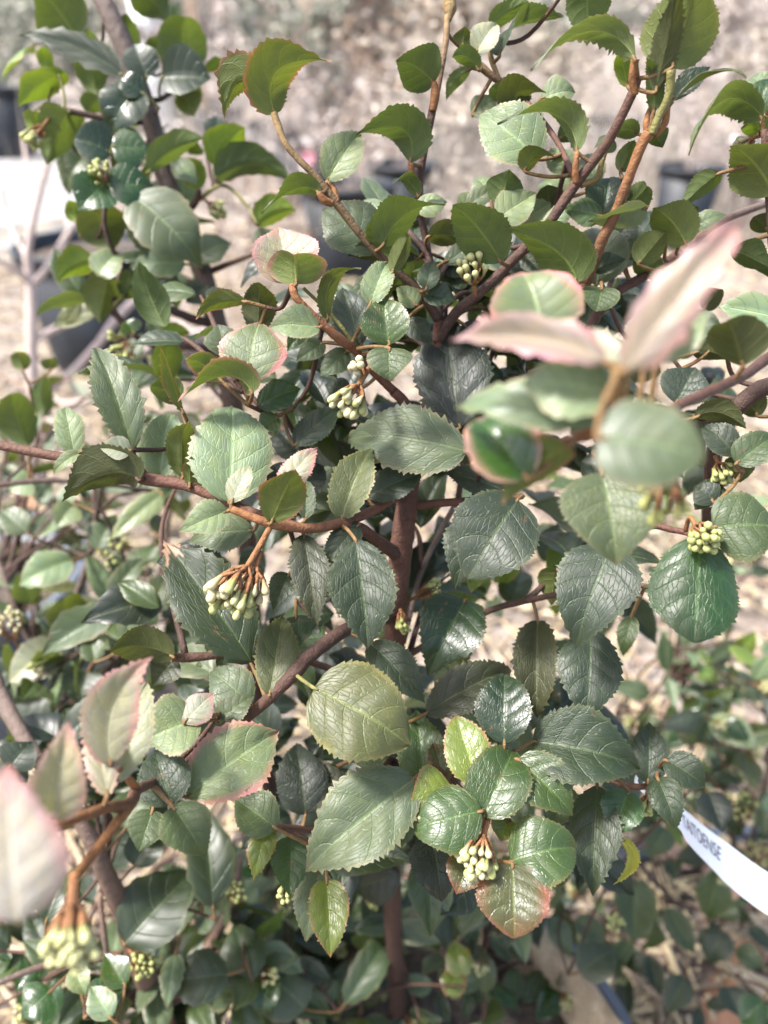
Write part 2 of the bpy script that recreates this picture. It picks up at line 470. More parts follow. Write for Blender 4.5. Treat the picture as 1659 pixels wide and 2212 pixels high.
        W = w * ((z + zt) / 2) / FPX / max(app, 0.55)
        if tw is not None: W = w * ((z + zt) / 2) / FPX / 0.68
        edge = rnd.uniform(0.0, 0.32) if edge is None else edge
        quilt = rnd.uniform(0.008, 0.015) if quilt is None else quilt * 0.8
        wave = rnd.uniform(0.012, 0.035) if wave is None else wave
        peak = rnd.uniform(0.38, 0.47) if peak is None else peak
        eb = rnd.uniform(0.60, 0.78) if eb is None else eb
        et = rnd.uniform(0.92, 1.22) if et is None else et + 0.18
        P, U, S = leaf_grid(NU, NV, Pc, Nn, Bn, W, L, rnd, fold, edge, quilt, rnd.randint(17, 21), peak, eb, et, wave)
        me = finish_leaf('leaf', P, U, S, NU, NV, key, rnd, B, tip, vary, not hi)
        o = link('leaf', me, s.o, Matrix.Translation(B))
        s.leaves += 1
        if pet and s.pts: s.attach(B, -Vector(Tg[0]), pc, o)
        return o
    def LW(s, B, T, n, w, key, parent=None):
        """a leaf from the shared set, base B, tip T, top normal n, width/length w"""
        me = shared_leaf(key, rng.randrange(4))
        ax = (T - B); L = ax.length; ax.normalize()
        n = (n - ax * n.dot(ax))
        if n.length < 1e-3: n = ax.orthogonal()
        n.normalize(); b = ax.cross(n)
        m = Matrix((( b.x*L*w, ax.x*L, n.x*L, B.x), (b.y*L*w, ax.y*L, n.y*L, B.y), (b.z*L*w, ax.z*L, n.z*L, B.z), (0,0,0,1)))
        s.leaves += 1
        return link('leaf', me, s.o, m)
    def spray(s, p0, p1, pairs, size, keys, sag=0.15, w0=9, w1=5, buds=0, c0=BR, c1=OR, start=0.3, flop=0.25, width=(0.5, 0.68)):
        """a leafy twig from p0 to p1 (x, y, depth_cm) with opposite leaf pairs; size in metres"""
        A = at(p0[0], p0[1], p0[2] / 100); E = at(p1[0], p1[1], p1[2] / 100)
        D = E - A
        mid = (A + E) / 2 + UP * sag * D.length + Vector((rng.uniform(-1, 1), rng.uniform(-1, 1), 0)) * 0.06 * D.length
        P = crom([A, mid, E], 8)
        s.twigw(P, lin([w0 / 2 * p0[2] / 100 / FPX, (w0 + w1) / 4 * p0[2] / 100 / FPX, w1 / 2 * p1[2] / 100 / FPX], 8), c0, c1, 'twig', 6)
        nP = len(P)
        for k in range(pairs):
            f = start + (1 - start) * k / max(pairs - 1, 1)
            i = min(int(f * (nP - 1)), nP - 2)
            Q = P[min(i + 1, nP - 1)]; t = (P[i + 1] - P[i]).normalized()
            ang = k * math.pi / 2 + rng.uniform(-.4, .4)
            a = t.cross(UP); a = a.normalized() if a.length > 1e-3 else RGT; b = a.cross(t)
            for sg in (-1, 1):
                dr = (a * math.cos(ang) + b * math.sin(ang)) * sg
                d = (dr * 0.8 + t * rng.uniform(.35, .8) + UP * rng.uniform(-.35, .3)).normalized()
                L = size * rng.uniform(0.6, 1.15) * (0.75 + 0.25 * math.sin(math.pi * (0.25 + 0.7 * f)))
                n = (UP + t * 0.2 + Vector((rng.gauss(0, flop), rng.gauss(0, flop), rng.gauss(0, flop)))).normalized()
                B = Q + d * 0.005
                s.LW(B, B + d * L, n, rng.uniform(*width), rng.choice(keys))
                V, F = tube([Q, B + d * 0.001], [0.0008, 0.0006], 5)
        if buds:
            bud_cluster(s, P[-1] + (E - mid).normalized() * 0.012, P[-1], buds, 0.008)
        return P

_SH = {}
def shared_leaf(key, i):
    if (key, i) not in _SH:
        rnd = random.Random(hash((i, 3)) % 1000 + len(key) * 13 + ord(key[0]))
        NU, NV = 20, 5
        u = np.linspace(0, 1, NU + 1)
        dr = rnd.uniform(0.08, 0.3)
        Pc = np.stack([0 * u, u * (1 - 0.25 * dr), dr * (0.8 * u * (1 - u)) - dr * 0.45 * u ** 2], 1)
        Tg = np.gradient(Pc, axis=0); Tg /= np.linalg.norm(Tg, axis=1)[:, None]
        nr = np.array([0, 0, 1.0]); Nn = nr[None] - Tg * (Tg @ nr)[:, None]; Nn /= np.linalg.norm(Nn, axis=1)[:, None]
        Bn = np.cross(Tg, Nn)
        P, U, S = leaf_grid(NU, NV, Pc, Nn, Bn, 1.0, 1.0, rnd, rnd.uniform(0.05, 0.4), rnd.uniform(0, .25), 0.018, 13, rnd.uniform(.38, .47), rnd.uniform(.66,.85), rnd.uniform(.9, 1.2), rnd.uniform(.02, .05))
        _SH[(key, i)] = finish_leaf('leaf', P, U, S, NU, NV, key, rnd, (0, 0, 0))
    return _SH[(key, i)]

def leaf_mass(pl, regs, name='inner_leaves'):
    """leaves deep in the crown, joined into one part"""
    VV = []; CC = []; UU = []; FF = []; UVL = []; off = 0
    for (x0, y0, x1, y1), zr, n, size, keys in regs:
        for i in range(n):
            B = at(rng.uniform(x0, x1), rng.uniform(y0, y1), rng.uniform(*zr) / 100)
            me = shared_leaf(rng.choice(keys), rng.randrange(4)); nv = len(me.vertices)
            co = np.empty(nv * 3, np.float32); me.vertices.foreach_get('co', co); co = co.reshape(-1, 3)
            a = Vector((rng.gauss(0, 1), rng.gauss(0, 1), rng.gauss(-.3, .6))).normalized()
            nn = (UP - FWD * .5 + Vector((rng.gauss(0, .4), rng.gauss(0, .4), rng.gauss(0, .3))))
            nn = (nn - a * nn.dot(a)).normalized(); b = a.cross(nn); L = size * rng.uniform(.65, 1.15); w = rng.uniform(.46, .62)
            M = np.array([b * L * w, a * L, nn * L])
            VV.append(co @ M + np.array(B))
            for nm, lst in (('Col', CC), ('Und', UU)):
                c = np.empty(nv * 4, np.float32); me.color_attributes[nm].data.foreach_get('color', c); lst.append(c.reshape(-1, 4)[:, :3])
            uv = np.empty(len(me.loops) * 2, np.float32); me.uv_layers[0].data.foreach_get('uv', uv); UVL.append(uv)
            FF += [tuple(off + q for q in p.vertices) for p in me.polygons]; off += nv
    V = np.concatenate(VV); org = pl.o.location.copy()
    me = mesh(name, V - np.array(org), FF, [M_LEAF_SOFT])
    vcol(me, 'Col', np.concatenate(CC)); vcol(me, 'Und', np.concatenate(UU))
    me.uv_layers.new(name='UVMap').data.foreach_set('uv', np.concatenate(UVL))
    tag(link(name, me, pl.o, Matrix.Translation(org)), kind='stuff')

# ------------------------------------------------------------------ flower buds
def bud_mesh(name, c_tip, c_base):
    prof = [(0, .16), (.18, .22), (.40, .30), (.58, .42), (.72, .50), (.86, .46), (.95, .30), (1.0, .10)]
    V = []; F = []; C = []; n = 8
    for y, r in prof:
        for k in range(n):
            a = 2 * math.pi * k / n; V.append((r * math.cos(a) * 0.5, y, r * math.sin(a) * 0.5))
            q = min(1, y * 1.25); C.append([c_base[j] + (c_tip[j] - c_base[j]) * q for j in range(3)])
    for i in range(len(prof) - 1):
        for k in range(n):
            F.append((i * n + k, (i + 1) * n + k, (i + 1) * n + (k + 1) % n, i * n + (k + 1) % n))
    F.append(tuple((len(prof) - 1) * n + k for k in range(n - 1, -1, -1)))
    me = mesh(name, V, F, [M_BUD]); vcol(me, 'Col', np.array(C)); return me
BUDS = [bud_mesh('bud', (.46, .45, .21), (.20, .19, .06)), bud_mesh('bud', (.50, .46, .26), (.26, .18, .08)), bud_mesh('bud', (.36, .38, .14), (.18, .17, .05))]
def bud_cluster(pl, centre, origin, n, rad, blen=0.0055, pale=None, stalk=None, sw=0.0009, c0=OR):
    """umbel of buds: stalk from origin, buds spread in a dome round centre"""
    n = int(n * 1.35); rad *= 0.85; blen *= 1.08
    axis = (centre - origin).normalized()
    hub = origin + (centre - origin) * 0.45
    V = []; F = []
    def add(P, Rr, sd=6):
        v, f = tube(P, Rr, sd); o = len(V); V.extend(v); F.extend([tuple(i + o for i in q) for q in f])
    add(crom(([*stalk] if stalk else []) + [origin, hub], 4), [sw] * ((4 * ((len(stalk) if stalk else 0) + 1)) + 1), 7)
    spots = []
    g = math.pi * (3 - math.sqrt(5))
    a = axis.orthogonal().normalized(); b = axis.cross(a)
    for i in range(n):
        q = math.sqrt((i + 0.5) / n); th = i * g + rng.uniform(-.3, .3)
        off = (a * math.cos(th) + b * math.sin(th)) * q * rad + axis * rad * (0.55 * (1 - q * q) + rng.uniform(-.35, .25))
        spots.append(centre + off)
    hubs = [hub + (a * math.cos(k * 1.26) + b * math.sin(k * 1.26)) * rad * 0.42 + axis * rad * 0.3 for k in range(5)]
    for h in hubs: add([hub - axis * 0.0004, h], [sw * .72, sw * .55], 6)
    dirs = []
    for p in spots:
        h = min(hubs, key=lambda q: (q - p).length)
        d = ((p - h).normalized() * 0.8 + axis * 0.35 + Vector((rng.gauss(0, .12), rng.gauss(0, .12), rng.gauss(0, .12)))).normalized()
        b0 = p - d * blen * 0.6
        add([h, b0 + d * 0.0004], [sw * .6, sw * .6], 5); dirs.append((b0, d))
    me = mesh('flower_bud_cluster', V, F, [M_BARK], origin=origin)
    vcol(me, 'Col', np.array(c0) * np.array([1.0, 1.05, 1.2]))
    o = link('flower_bud_cluster', me, pl.o, Matrix.Translation(origin))
    for b0, d in dirs:
        L = blen * rng.uniform(0.8, 1.15); x = d.orthogonal().normalized(); zc = x.cross(d)
        w = L * rng.uniform(.85, 1.1)
        m = Matrix(((x.x*w, d.x*L, zc.x*w, b0.x), (x.y*w, d.y*L, zc.y*w, b0.y), (x.z*w, d.z*L, zc.z*w, b0.z), (0,0,0,1)))
        link('bud', rng.choice(BUDS) if pale is None else BUDS[pale], o, m)
    return o
def BUD(pl, cx, cy, z, r, n, ox, oy, oz, blen=0.0052, pale=None, stalk=None, sw=0.0009):
    st = [at(x, y, q / 100) for x, y, q in stalk] if stalk else None
    return bud_cluster(pl, at(cx, cy, z / 100), at(ox, oy, oz / 100), n, r * z / 100 / FPX, blen, pale, st, sw)
# ------------------------------------------------------------------ ground
t = NT('ground_earth'); tc = t.n('ShaderNodeTexCoord'); v = tc.outputs['Object']
n1 = t.noise(v, 1.3, 5); n2 = t.noise(v, 22, 6, 0.7); n3 = t.noise(v, 120, 3)
c = t.mix(t.ramp(n1, .35, .65), (0.197, 0.163, 0.138), (0.318, 0.275, 0.237))
c = t.mix(t.ramp(n2, .42, .62, 0, .75), c, (0.086, 0.064, 0.050))
c = t.mix(t.ramp(n3, .55, .68, 0, .6), c, (0.343, 0.292, 0.232))
b = t.pbsdf(c, .95, t.bump(n2, .02), .2); M_EARTH = t.out(b.outputs[0])
def sheet(name, pts, z, m):
    V = [(x, y, z) for x, y in pts]
    o = link(name, mesh(name, V, [tuple(range(len(V)))], [m], False)); tag(o, kind='structure'); return o
sheet('ground', [(-150, -60), (150, -60), (150, 300), (-150, 300)], 0.0, M_EARTH)
M_CONC = simple('pale_concrete', (.17, .166, .16), (.25, .243, .235), 6, .9, .003)
q = [on_height(x, y, 0) for x, y in ((-700, 250), (210, 268), (150, 560), (-700, 640))]
sheet('path', [(p.x, p.y) for p in q], 0.004, M_CONC)

# straw mulch on the ground
def straw(n, xr, yr, seed):
    rr = random.Random(seed); V = []; F = []; C = []
    pal = [(0.432, 0.346, 0.208), (0.362, 0.286, 0.173), (0.484, 0.406, 0.268), (0.286, 0.216, 0.146), (0.224, 0.156, 0.113), (0.389, 0.319, 0.233)]
    for i in range(n):
        y = yr[0] + (yr[1] - yr[0]) * rr.random() ** 1.4; x = rr.uniform(*xr) * (0.55 + 0.5 * y)
        L = rr.uniform(.025, .085); w = rr.uniform(.0018, .0042); a = rr.uniform(0, math.pi); tl = rr.uniform(-.22, .22)
        d = Vector((math.cos(a) * math.cos(tl), math.sin(a) * math.cos(tl), math.sin(tl))); s = Vector((-math.sin(a), math.cos(a), 0))
        cpt = Vector((x, y, .008 + rr.random() * .022 + abs(math.sin(tl)) * L / 2)); u = d.cross(s) * w * .5
        o = len(V); bend = Vector((0, 0, rr.uniform(-.004, .004)))
        for e in (-1, 0, 1):
            for k in range(3):
                an = 2.1 * k
                V.append(cpt + d * L / 2 * e + s * w * math.cos(an) + u * 2 * math.sin(an) + (bend if e == 0 else Vector()))
        for e in (0, 1):
            for k in range(3):
                F.append((o + e * 3 + k, o + e * 3 + (k + 1) % 3, o + e * 3 + 3 + (k + 1) % 3, o + e * 3 + 3 + k))
        cc = rr.choice(pal); kf = rr.uniform(.75, 1.2)
        C += [[q * kf for q in cc]] * 9
    me = mesh('straw_mulch', V, F, [M_STRAW]); vcol(me, 'Col', np.array(C))
    return tag(link('straw_mulch', me), 'pale dry straw scattered over the brown soil', 'straw', kind='stuff')
straw(15000, (-1.25, 1.25), (.25, 4.2), 3)

# ------------------------------------------------------------------ pots
def lathe(name, prof, n, m, parent, M, smooth=True):
    V = []; F = []
    for r, z in prof:
        for k in range(n):
            a = 2 * math.pi * k / n; V.append((r * math.cos(a), r * math.sin(a), z))
    for i in range(len(prof) - 1):
        for k in range(n):
            F.append((i * n + k, i * n + (k + 1) % n, (i + 1) * n + (k + 1) % n, (i + 1) * n + k))
    return link(name, mesh(name, V, F, [m], smooth), parent, M)
def pot(loc, h, r, label, m=None, group='plastic plant pots', soil=0.04):
    m = m or M_POT
    e = empty('plant_pot', loc, label, 'pot', group); M = Matrix.Translation(loc)
    lathe('pot_wall', [(0, .004), (r * .74, .004), (r * .76, .012), (r * .955, h * .90), (r * .90, h * .90), (r * .72, .02), (0, .02)], 40, m, e, M)
    lathe('rim', [(r * .955, h * .905), (r * .99, h * .90), (r * 1.0, h * .985), (r * .985, h), (r * .93, h), (r * .925, h * .905)], 40, m, e, M)
    lathe('soil', [(r * .90, h - soil), (r * .5, h - soil + .012), (r * .2, h - soil + .018), (0.001, h - soil + .016)], 28, M_SOIL, e, M)
    return e
def pot_px(x, y, h, dia, label, m=None, **k):
    p = on_height(x, y, h); pot(Vector((p.x, p.y, 0)), h, dia / 2, label, m, **k); return Vector((p.x, p.y, h))
P1 = pot_px(185, 522, .35, .40, 'large black pot at left behind the bare grey shrub')
P2 = pot_px(752, 395, .35, .38, 'black plastic pot behind the olive leaves at top centre')
P3 = pot_px(872, 352, .35, .34, 'black pot standing just behind and right of the top centre pot')
P4 = pot_px(1495, 358, .35, .28, 'small black pot among dry grass at upper right')
P5 = pot_px(588, 262, .33, .36, 'dark pot far back left of the arching twig')
P7 = pot_px(850, 172, .42, .40, 'farthest dark pot, below the dry brown shrubs')
P8 = pot_px(-5, 185, .50, .46, 'tall black pot at the left edge by the pale path')
P9 = pot_px(-70, 1235, .25, .30, 'blue grey pot low at the left edge under leaves', M_POTL)
for px, py, hh, dd, lb in ((655, 300, .34, .34, 'dark pot behind the arching reddish leaf'), (985, 268, .36, .38, 'dark pot right of the tall central twig'), (470, 232, .36, .40, 'dark pot behind the upper left leaves'),
   (1130, 300, .34, .36, 'dark pot behind the pale upper right leaf'), (690, 190, .40, .42, 'dark pot in the far row left of centre'), (1330, 250, .38, .36, 'dark pot between the two right twigs'), (1620, 300, .36, .36, 'dark pot at the upper right edge')):
    q = pot_px(px, py, hh, dd, lb)
    SP = globals().setdefault('SPARE', []); SP.append(q)
P6 = pot_px(735, 128, .62, .42, 'tall dark pot far back below the dry seed heads')
# the main shrub's own pot
MP = Vector((.035, .245, 0))
pot(MP, .22, .158, 'blue grey pot under the main shrub at the bottom edge', M_POTL, soil=.03)

# burlap round the root ball inside the main pot
def burlap():
    V = []; F = []; n = 48; rr = random.Random(5)
    rows = [(.118, .190), (.128, .224), (.137, .243), (.143, .235), (.1445, .205)]
    for i, (r, z) in enumerate(rows):
        for k in range(n):
            a = 2 * math.pi * k / n; w = .006 * math.sin(a * 7 + i * .3) + .004 * math.sin(a * 13 + 1)
            V.append((MP.x + (r + w * .5) * math.cos(a), MP.y + (r + w * .5) * math.sin(a), z + w + rr.uniform(-.0015, .0015)))
    for i in range(len(rows) - 1):
        for k in range(n): F.append((i * n + k, i * n + (k + 1) % n, (i + 1) * n + (k + 1) % n, (i + 1) * n + k))
    t = NT('burlap'); tc = t.n('ShaderNodeTexCoord'); v = tc.outputs['Object']
    n1 = t.noise(v, 40, 4); n2 = t.noise(v, 700, 2)
    c = t.mix(t.ramp(n1, .3, .7), (.26, .20, .13), (.40, .33, .23)); c = t.mix(t.ramp(n2, .4, .6, 0, .5), c, (.15, .11, .07))
    b = t.pbsdf(c, .9, t.bump(n2, .001), .1)
    o = link('burlap_wrap', mesh('burlap_wrap', V, F, [t.out(b.outputs[0])]))
    tag(o, 'tan burlap collar bulging inside the main pot rim', 'burlap')
burlap()

# irrigation hose behind the label
def hose():
    P = crom([on_height(x, y, .02) for x, y in ((1180, 1905), (1380, 1842), (1520, 1812), (1680, 1800), (1900, 1740))], 8)
    V, F = tube(P, [.012] * len(P), 12)
    o = link('garden_hose', mesh('garden_hose', V, F, [M_POTL]))
    tag(o, 'blue grey hose lying on the straw behind the white label', 'hose')
hose()

# far containers and stake
def drum(x, y, h, dia, m, label, name='drum'):
    p = on_height(x, y, h); loc = Vector((p.x, p.y, 0)); r = dia / 2
    e = empty(name, loc, label, 'drum'); M = Matrix.Translation(loc)
    lathe('drum_wall', [(0, .003), (r * .95, .003), (r, .03), (r, h * .33), (r * 1.03, h * .34), (r * 1.03, h * .36), (r, h * .37), (r, h * .66), (r * 1.03, h * .67), (r * 1.03, h * .69), (r, h * .70), (r, h * .97)], 32, m, e, M)
    lathe('lid', [(r * 1.02, h * .972), (r * 1.03, h * .975), (r * 1.03, h), (r * .9, h * 1.0), (r * .86, h * .985), (0.001, h * .985)], 32, m, e, M)
def stand(x, dist, h, dia, m, label):
    loc = Vector(((x - 829.5) / FPX * dist * 0.99, dist, 0)); r = dia / 2
    e = empty('drum', loc, label, 'drum'); M = Matrix.Translation(loc)
    lathe('drum_wall', [(0, .003), (r * .95, .003), (r, .03), (r, h * .33), (r * 1.03, h * .34), (r * 1.03, h * .36), (r, h * .37), (r, h * .66), (r * 1.03, h * .67), (r * 1.03, h * .69), (r, h * .70), (r, h * .97)], 32, m, e, M)
    lathe('lid', [(r * 1.02, h * .972), (r * 1.03, h * .975), (r * 1.03, h), (r * .9, h), (r * .86, h * .985), (0.001, h * .985)], 32, m, e, M)
stand(395, 8.2, 1.35, .30, simple('white_plastic', (.72, .74, .72), (.80, .80, .79), 4, .5), 'tall white plastic drum far back at the top left')
stand(437, 8.6, 1.40, .24, simple('green_plastic', (.10, .17, .05), (.14, .22, .07), 4, .5), 'slim green drum far back beside the white one')
stand(25, 7.6, 1.25, .62, simple('grey_green_plastic', (.22, .27, .26), (.32, .36, .35), 3, .4), 'grey green water barrel far back at the top left corner')
def stake():
    B = Vector(((482 - 829.5) / FPX * 6.6, 6.6, 0)); w = .045
    V = [(B.x + sx * w * k, B.y + sy * w * k, z) for z, k in ((0, 1), (1.28, 1), (1.34, .6)) for sx, sy in ((-1, -1), (1, -1), (1, 1), (-1, 1))]
    F = [(a + i, a + (i + 1) % 4, a + 4 + (i + 1) % 4, a + 4 + i) for a in (0, 4) for i in range(4)] + [(8, 9, 10, 11)]
    o = link('wooden_stake', mesh('wooden_stake', V, F, [simple('weathered_wood', (.30, .21, .14), (.42, .32, .23), 18, .85, .004)], False))
    tag(o, 'upright tan wooden stake far back at the top left', 'stake')
stake()

# ------------------------------------------------------------------ dry shrubs and grass behind
def dry_shrub(loc, h, w, nst, nleaf, label, ct, cl, seed, leafsize=.03, group='dry shrubs in the background', name='dry_shrub'):
    rr = random.Random(seed); e = empty(name, loc, label, 'shrub', group)
    V = []; F = []; tips = []
    def add(P, Rr, sd=4):
        v, f = tube(P, Rr, sd, cap=False); o = len(V); V.extend(v); F.extend([tuple(i + o for i in q) for q in f])
    def grow(p, d, L, r, lev):
        n = 5; P = [p]; dd = d.copy()
        for i in range(n):
            dd = (dd + Vector((rr.gauss(0, .16), rr.gauss(0, .16), rr.gauss(0.03, .1)))).normalized(); P.append(P[-1] + dd * L / n)
        add(P, [r * (1 - .6 * i / n) for i in range(n + 1)])
        for q in P[2:]: tips.append((q, dd))
        if lev > 0:
            for k in range(rr.randint(2, 4)):
                i = rr.randint(1, n); a = Vector((rr.gauss(0, 1), rr.gauss(0, 1), rr.uniform(.1, .9))).normalized()
                grow(P[i], (dd * .8 + a * .8).normalized(), L * rr.uniform(.4, .65), r * .55, lev - 1)
    for k in range(nst):
        a = 6.283 * k / nst + rr.uniform(-.4, .4); o = rr.uniform(.02, .10) * w
        d = Vector((math.cos(a) * w * .5, math.sin(a) * w * .5, h)).normalized()
        grow(loc + Vector((math.cos(a) * o, math.sin(a) * o, 0)), d, h * rr.uniform(.55, .85), .006 * (h ** .5), 2)
    me = mesh('stems', V, F, [M_DRY], origin=loc); vcol(me, 'Col', np.array(ct)); link('stems', me, e, Matrix.Translation(loc))
    if nleaf:
        V = []; F = []; C = []
        for i in range(nleaf):
            p, d = rr.choice(tips); p = p + Vector((rr.gauss(0, .02), rr.gauss(0, .02), rr.gauss(0, .02)))
            a = Vector((rr.gauss(0, 1), rr.gauss(0, 1), rr.gauss(0, .6))).normalized(); b = a.cross(Vector((rr.gauss(0, 1), rr.gauss(0, 1), rr.gauss(0, 1)))).normalized(); nn = a.cross(b)
            s = leafsize * rr.uniform(.5, 1.3); o = len(V)
            V += [p, p + a * s * .5 + b * s * .3 + nn * s * .1, p + a * s, p + a * s * .5 - b * s * .3 + nn * s * .12]
            F += [(o, o + 1, o + 2), (o, o + 2, o + 3)]
            k = rr.uniform(.6, 1.35); C += [[q * k for q in rr.choice(cl)]] * 4
        me = mesh('dry_leaves', V, F, [M_DRY], origin=loc); vcol(me, 'Col', np.array(C))
        tag(link('dry_leaves', me, e, Matrix.Translation(loc)), kind='stuff')
    return e
TANS = [(0.484, 0.424, 0.348), (0.605, 0.544, 0.461), (0.364, 0.303, 0.243), (0.544, 0.476, 0.400)]
BRNS = [(0.279, 0.196, 0.143), (0.379, 0.295, 0.227), (0.152, 0.114, 0.090), (0.485, 0.425, 0.356)]
GRNS = [(0.240, 0.255, 0.194), (0.378, 0.378, 0.317), (0.456, 0.440, 0.380), (0.140, 0.156, 0.110)]
PNKS = [(0.508, 0.439, 0.401), (0.631, 0.579, 0.533), (0.348, 0.287, 0.257), (0.569, 0.509, 0.471)]
STM = (.42, .37, .34)
specs = [  # x px, distance, height, width, stems, leaves, colours, label
 (640, 7.5, 1.25, 1.1, 9, 700, GRNS, 'greyish green dry shrub far back left of the brown one'),
 (860, 7.9, 1.35, 1.3, 10, 1100, BRNS, 'dry brown leafy shrub far back above the dark pots'),
 (1010, 7.0, 1.25, 1.1, 9, 800, TANS, 'tan dry shrub far back behind the tall central twig'),
 (1180, 8.0, 1.4, 1.3, 10, 900, TANS, 'tan dry shrub far back behind the upper right leaves'),
 (1380, 7.4, 1.35, 1.2, 10, 700, PNKS, 'pinkish tan dry shrub far back behind the twin twigs'),
 (1560, 8.2, 1.35, 1.3, 10, 800, TANS, 'tan dry shrub far back at the top right corner'),
 (520, 8.4, 1.3, 1.1, 9, 600, PNKS, 'pale pinkish dry shrub far back right of the wooden stake'),
 (300, 8.8, 1.2, 1.2, 9, 500, GRNS, 'grey green dry shrub far back behind the brown stem'),
 (120, 9.3, 1.2, 1.3, 9, 400, GRNS, 'grey green dry shrub far back beside the barrel'),
 (750, 11.5, 1.9, 2.4, 12, 900, TANS, 'tall tan dry shrub farthest back at top centre'),
 (1120, 12.0, 2.0, 2.6, 12, 900, GRNS, 'tall grey green dry shrub farthest back right of centre'),
 (1500, 12.0, 2.0, 2.6, 12, 900, PNKS, 'tall pinkish dry shrub farthest back at the right'),
 (380, 12.5, 2.0, 2.6, 12, 900, GRNS, 'tall grey green dry shrub farthest back at the left'),
 (40, 12.5, 2.0, 2.6, 12, 700, GRNS, 'tall grey green dry shrub farthest back in the left corner'),
]
for i, (x, d, h, w, ns, nl, cl, lab) in enumerate(specs):
    loc = Vector(((x - 829.5) / FPX * d * 1.0, d, 0))
    dry_shrub(loc, h, w, ns, nl * (4 if x < 950 else 2), lab, STM, cl, 40 + i, .075 if d < 10 else .12)
for i, (P, h, w, cl, lab) in enumerate((
   (P2, .34, .36, PNKS, 'dry twiggy plant growing in the top centre pot'), (P3, .45, .36, TANS, 'dry tan plant in the pot behind the top centre one'),
   (P5, .50, .40, PNKS, 'dry pinkish plant in the dark pot far back left'), (P7, .45, .5, BRNS, 'dry brown plant in the farthest dark pot'),
   (P4, .5, .32, PNKS, 'thin dry plant in the small pot at upper right'), (P6, .4, .5, BRNS, 'dry brown plant in the tall dark pot'))):
    dry_shrub(P - Vector((0, 0, .035)), h, w, 6, 120, lab, (.40, .33, .30), cl, 80 + i, .03, 'dry plants in the pots')

for i, (x, d, h, w, n, nl, cl, lab) in enumerate((
   (500, 4.6, .75, .7, 8, 260, PNKS, 'pale twiggy dry plant behind the glossy leaves at upper left'),
   (640, 4.0, .62, .6, 8, 120, PNKS, 'pale twiggy dry plant between the arching twig and the dark pots'),
   (690, 5.4, .80, .8, 9, 420, BRNS, 'brown dry plant right of the arching reddish leaf'),
   (800, 4.3, .70, .6, 8, 420, BRNS, 'brown dry plant left of the tall central twig'),
   (985, 4.6, .78, .8, 9, 600, TANS, 'tan dry plant just right of the tall central twig'),
   (1120, 5.2, .80, .9, 9, 500, TANS, 'tan dry plant between the central and right twigs'),
   (1290, 4.4, .66, .8, 9, 260, PNKS, 'pale dry plant behind the right hand twigs'),
   (1440, 5.0, .80, .8, 9, 300, TANS, 'tan dry plant right of the cupped top leaf'),
   (1590, 4.0, .60, .7, 9, 200, PNKS, 'pale dry plant at the upper right edge'),
   (330, 3.6, .50, .5, 7, 120, PNKS, 'pale dry plant right of the large black pot'),
   (560, 3.0, .40, .5, 7, 160, BRNS, 'low brown dry plant left of the top centre pot'),
   (1010, 3.2, .42, .5, 7, 200, TANS, 'low tan dry plant right of the top centre pots'))):
    dry_shrub(Vector(((x - 829.5) / FPX * d, d, 0)), h, w, n, nl, lab, (.50, .42, .38), cl, 120 + i, .04, 'dry plants in the middle distance')

for i, (q, lb) in enumerate(zip(SPARE, ('dry plant in the pot behind the arching reddish leaf', 'dry plant in the pot right of the tall central twig', 'dry plant in the pot behind the upper left leaves',
    'dry plant in the pot behind the pale upper right leaf', 'dry plant in the far row pot left of centre', 'dry plant in the pot between the two right twigs', 'dry plant in the pot at the upper right edge'))):
    dry_shrub(q - Vector((0, 0, .035)), .42, .4, 6, 110, lb, (.52, .45, .41), (PNKS, TANS, GRNS, BRNS)[i % 4], 160 + i, .035, 'dry plants in the pots')

def dry_grass():
    rr = random.Random(9); V = []; F = []; C = []
    for i in range(7500):
        y = rr.uniform(3.75, 7.6); x = rr.uniform(.04, .62) * y + rr.gauss(0, .1)
        if rr.random() < .22: x = rr.uniform(-.35, .1) * y; y = rr.uniform(4.4, 7.4)
        h = rr.uniform(.18, .75) * (0.7 if y < 3.2 else 1); a = rr.uniform(0, 6.28); ln = rr.uniform(.05, .45) * h; w = rr.uniform(.0014, .0042)
        s = Vector((math.cos(a + 1.57), math.sin(a + 1.57), 0)) * w; b = Vector((x, y, 0)); o = len(V)
        for k in range(4):
            f = k / 3; p = b + Vector((math.cos(a) * ln * f * f, math.sin(a) * ln * f * f, h * (f - .15 * f * f))); q = s * (1 - .8 * f)
            V += [p - q, p + q]
        for k in range(3): F.append((o + 2 * k, o + 2 * k + 1, o + 2 * k + 3, o + 2 * k + 2))
        c = rr.choice([(0.459, 0.410, 0.344), (0.377, 0.328, 0.279), (0.525, 0.484, 0.426), (0.295, 0.246, 0.213)]); C += [c] * 8
    me = mesh('dry_grass', V, F, [M_DRY]); vcol(me, 'Col', np.array(C))
    tag(link('dry_grass', me), 'tall thin pale dry grass filling the upper right background', 'grass', kind='stuff')
dry_grass()

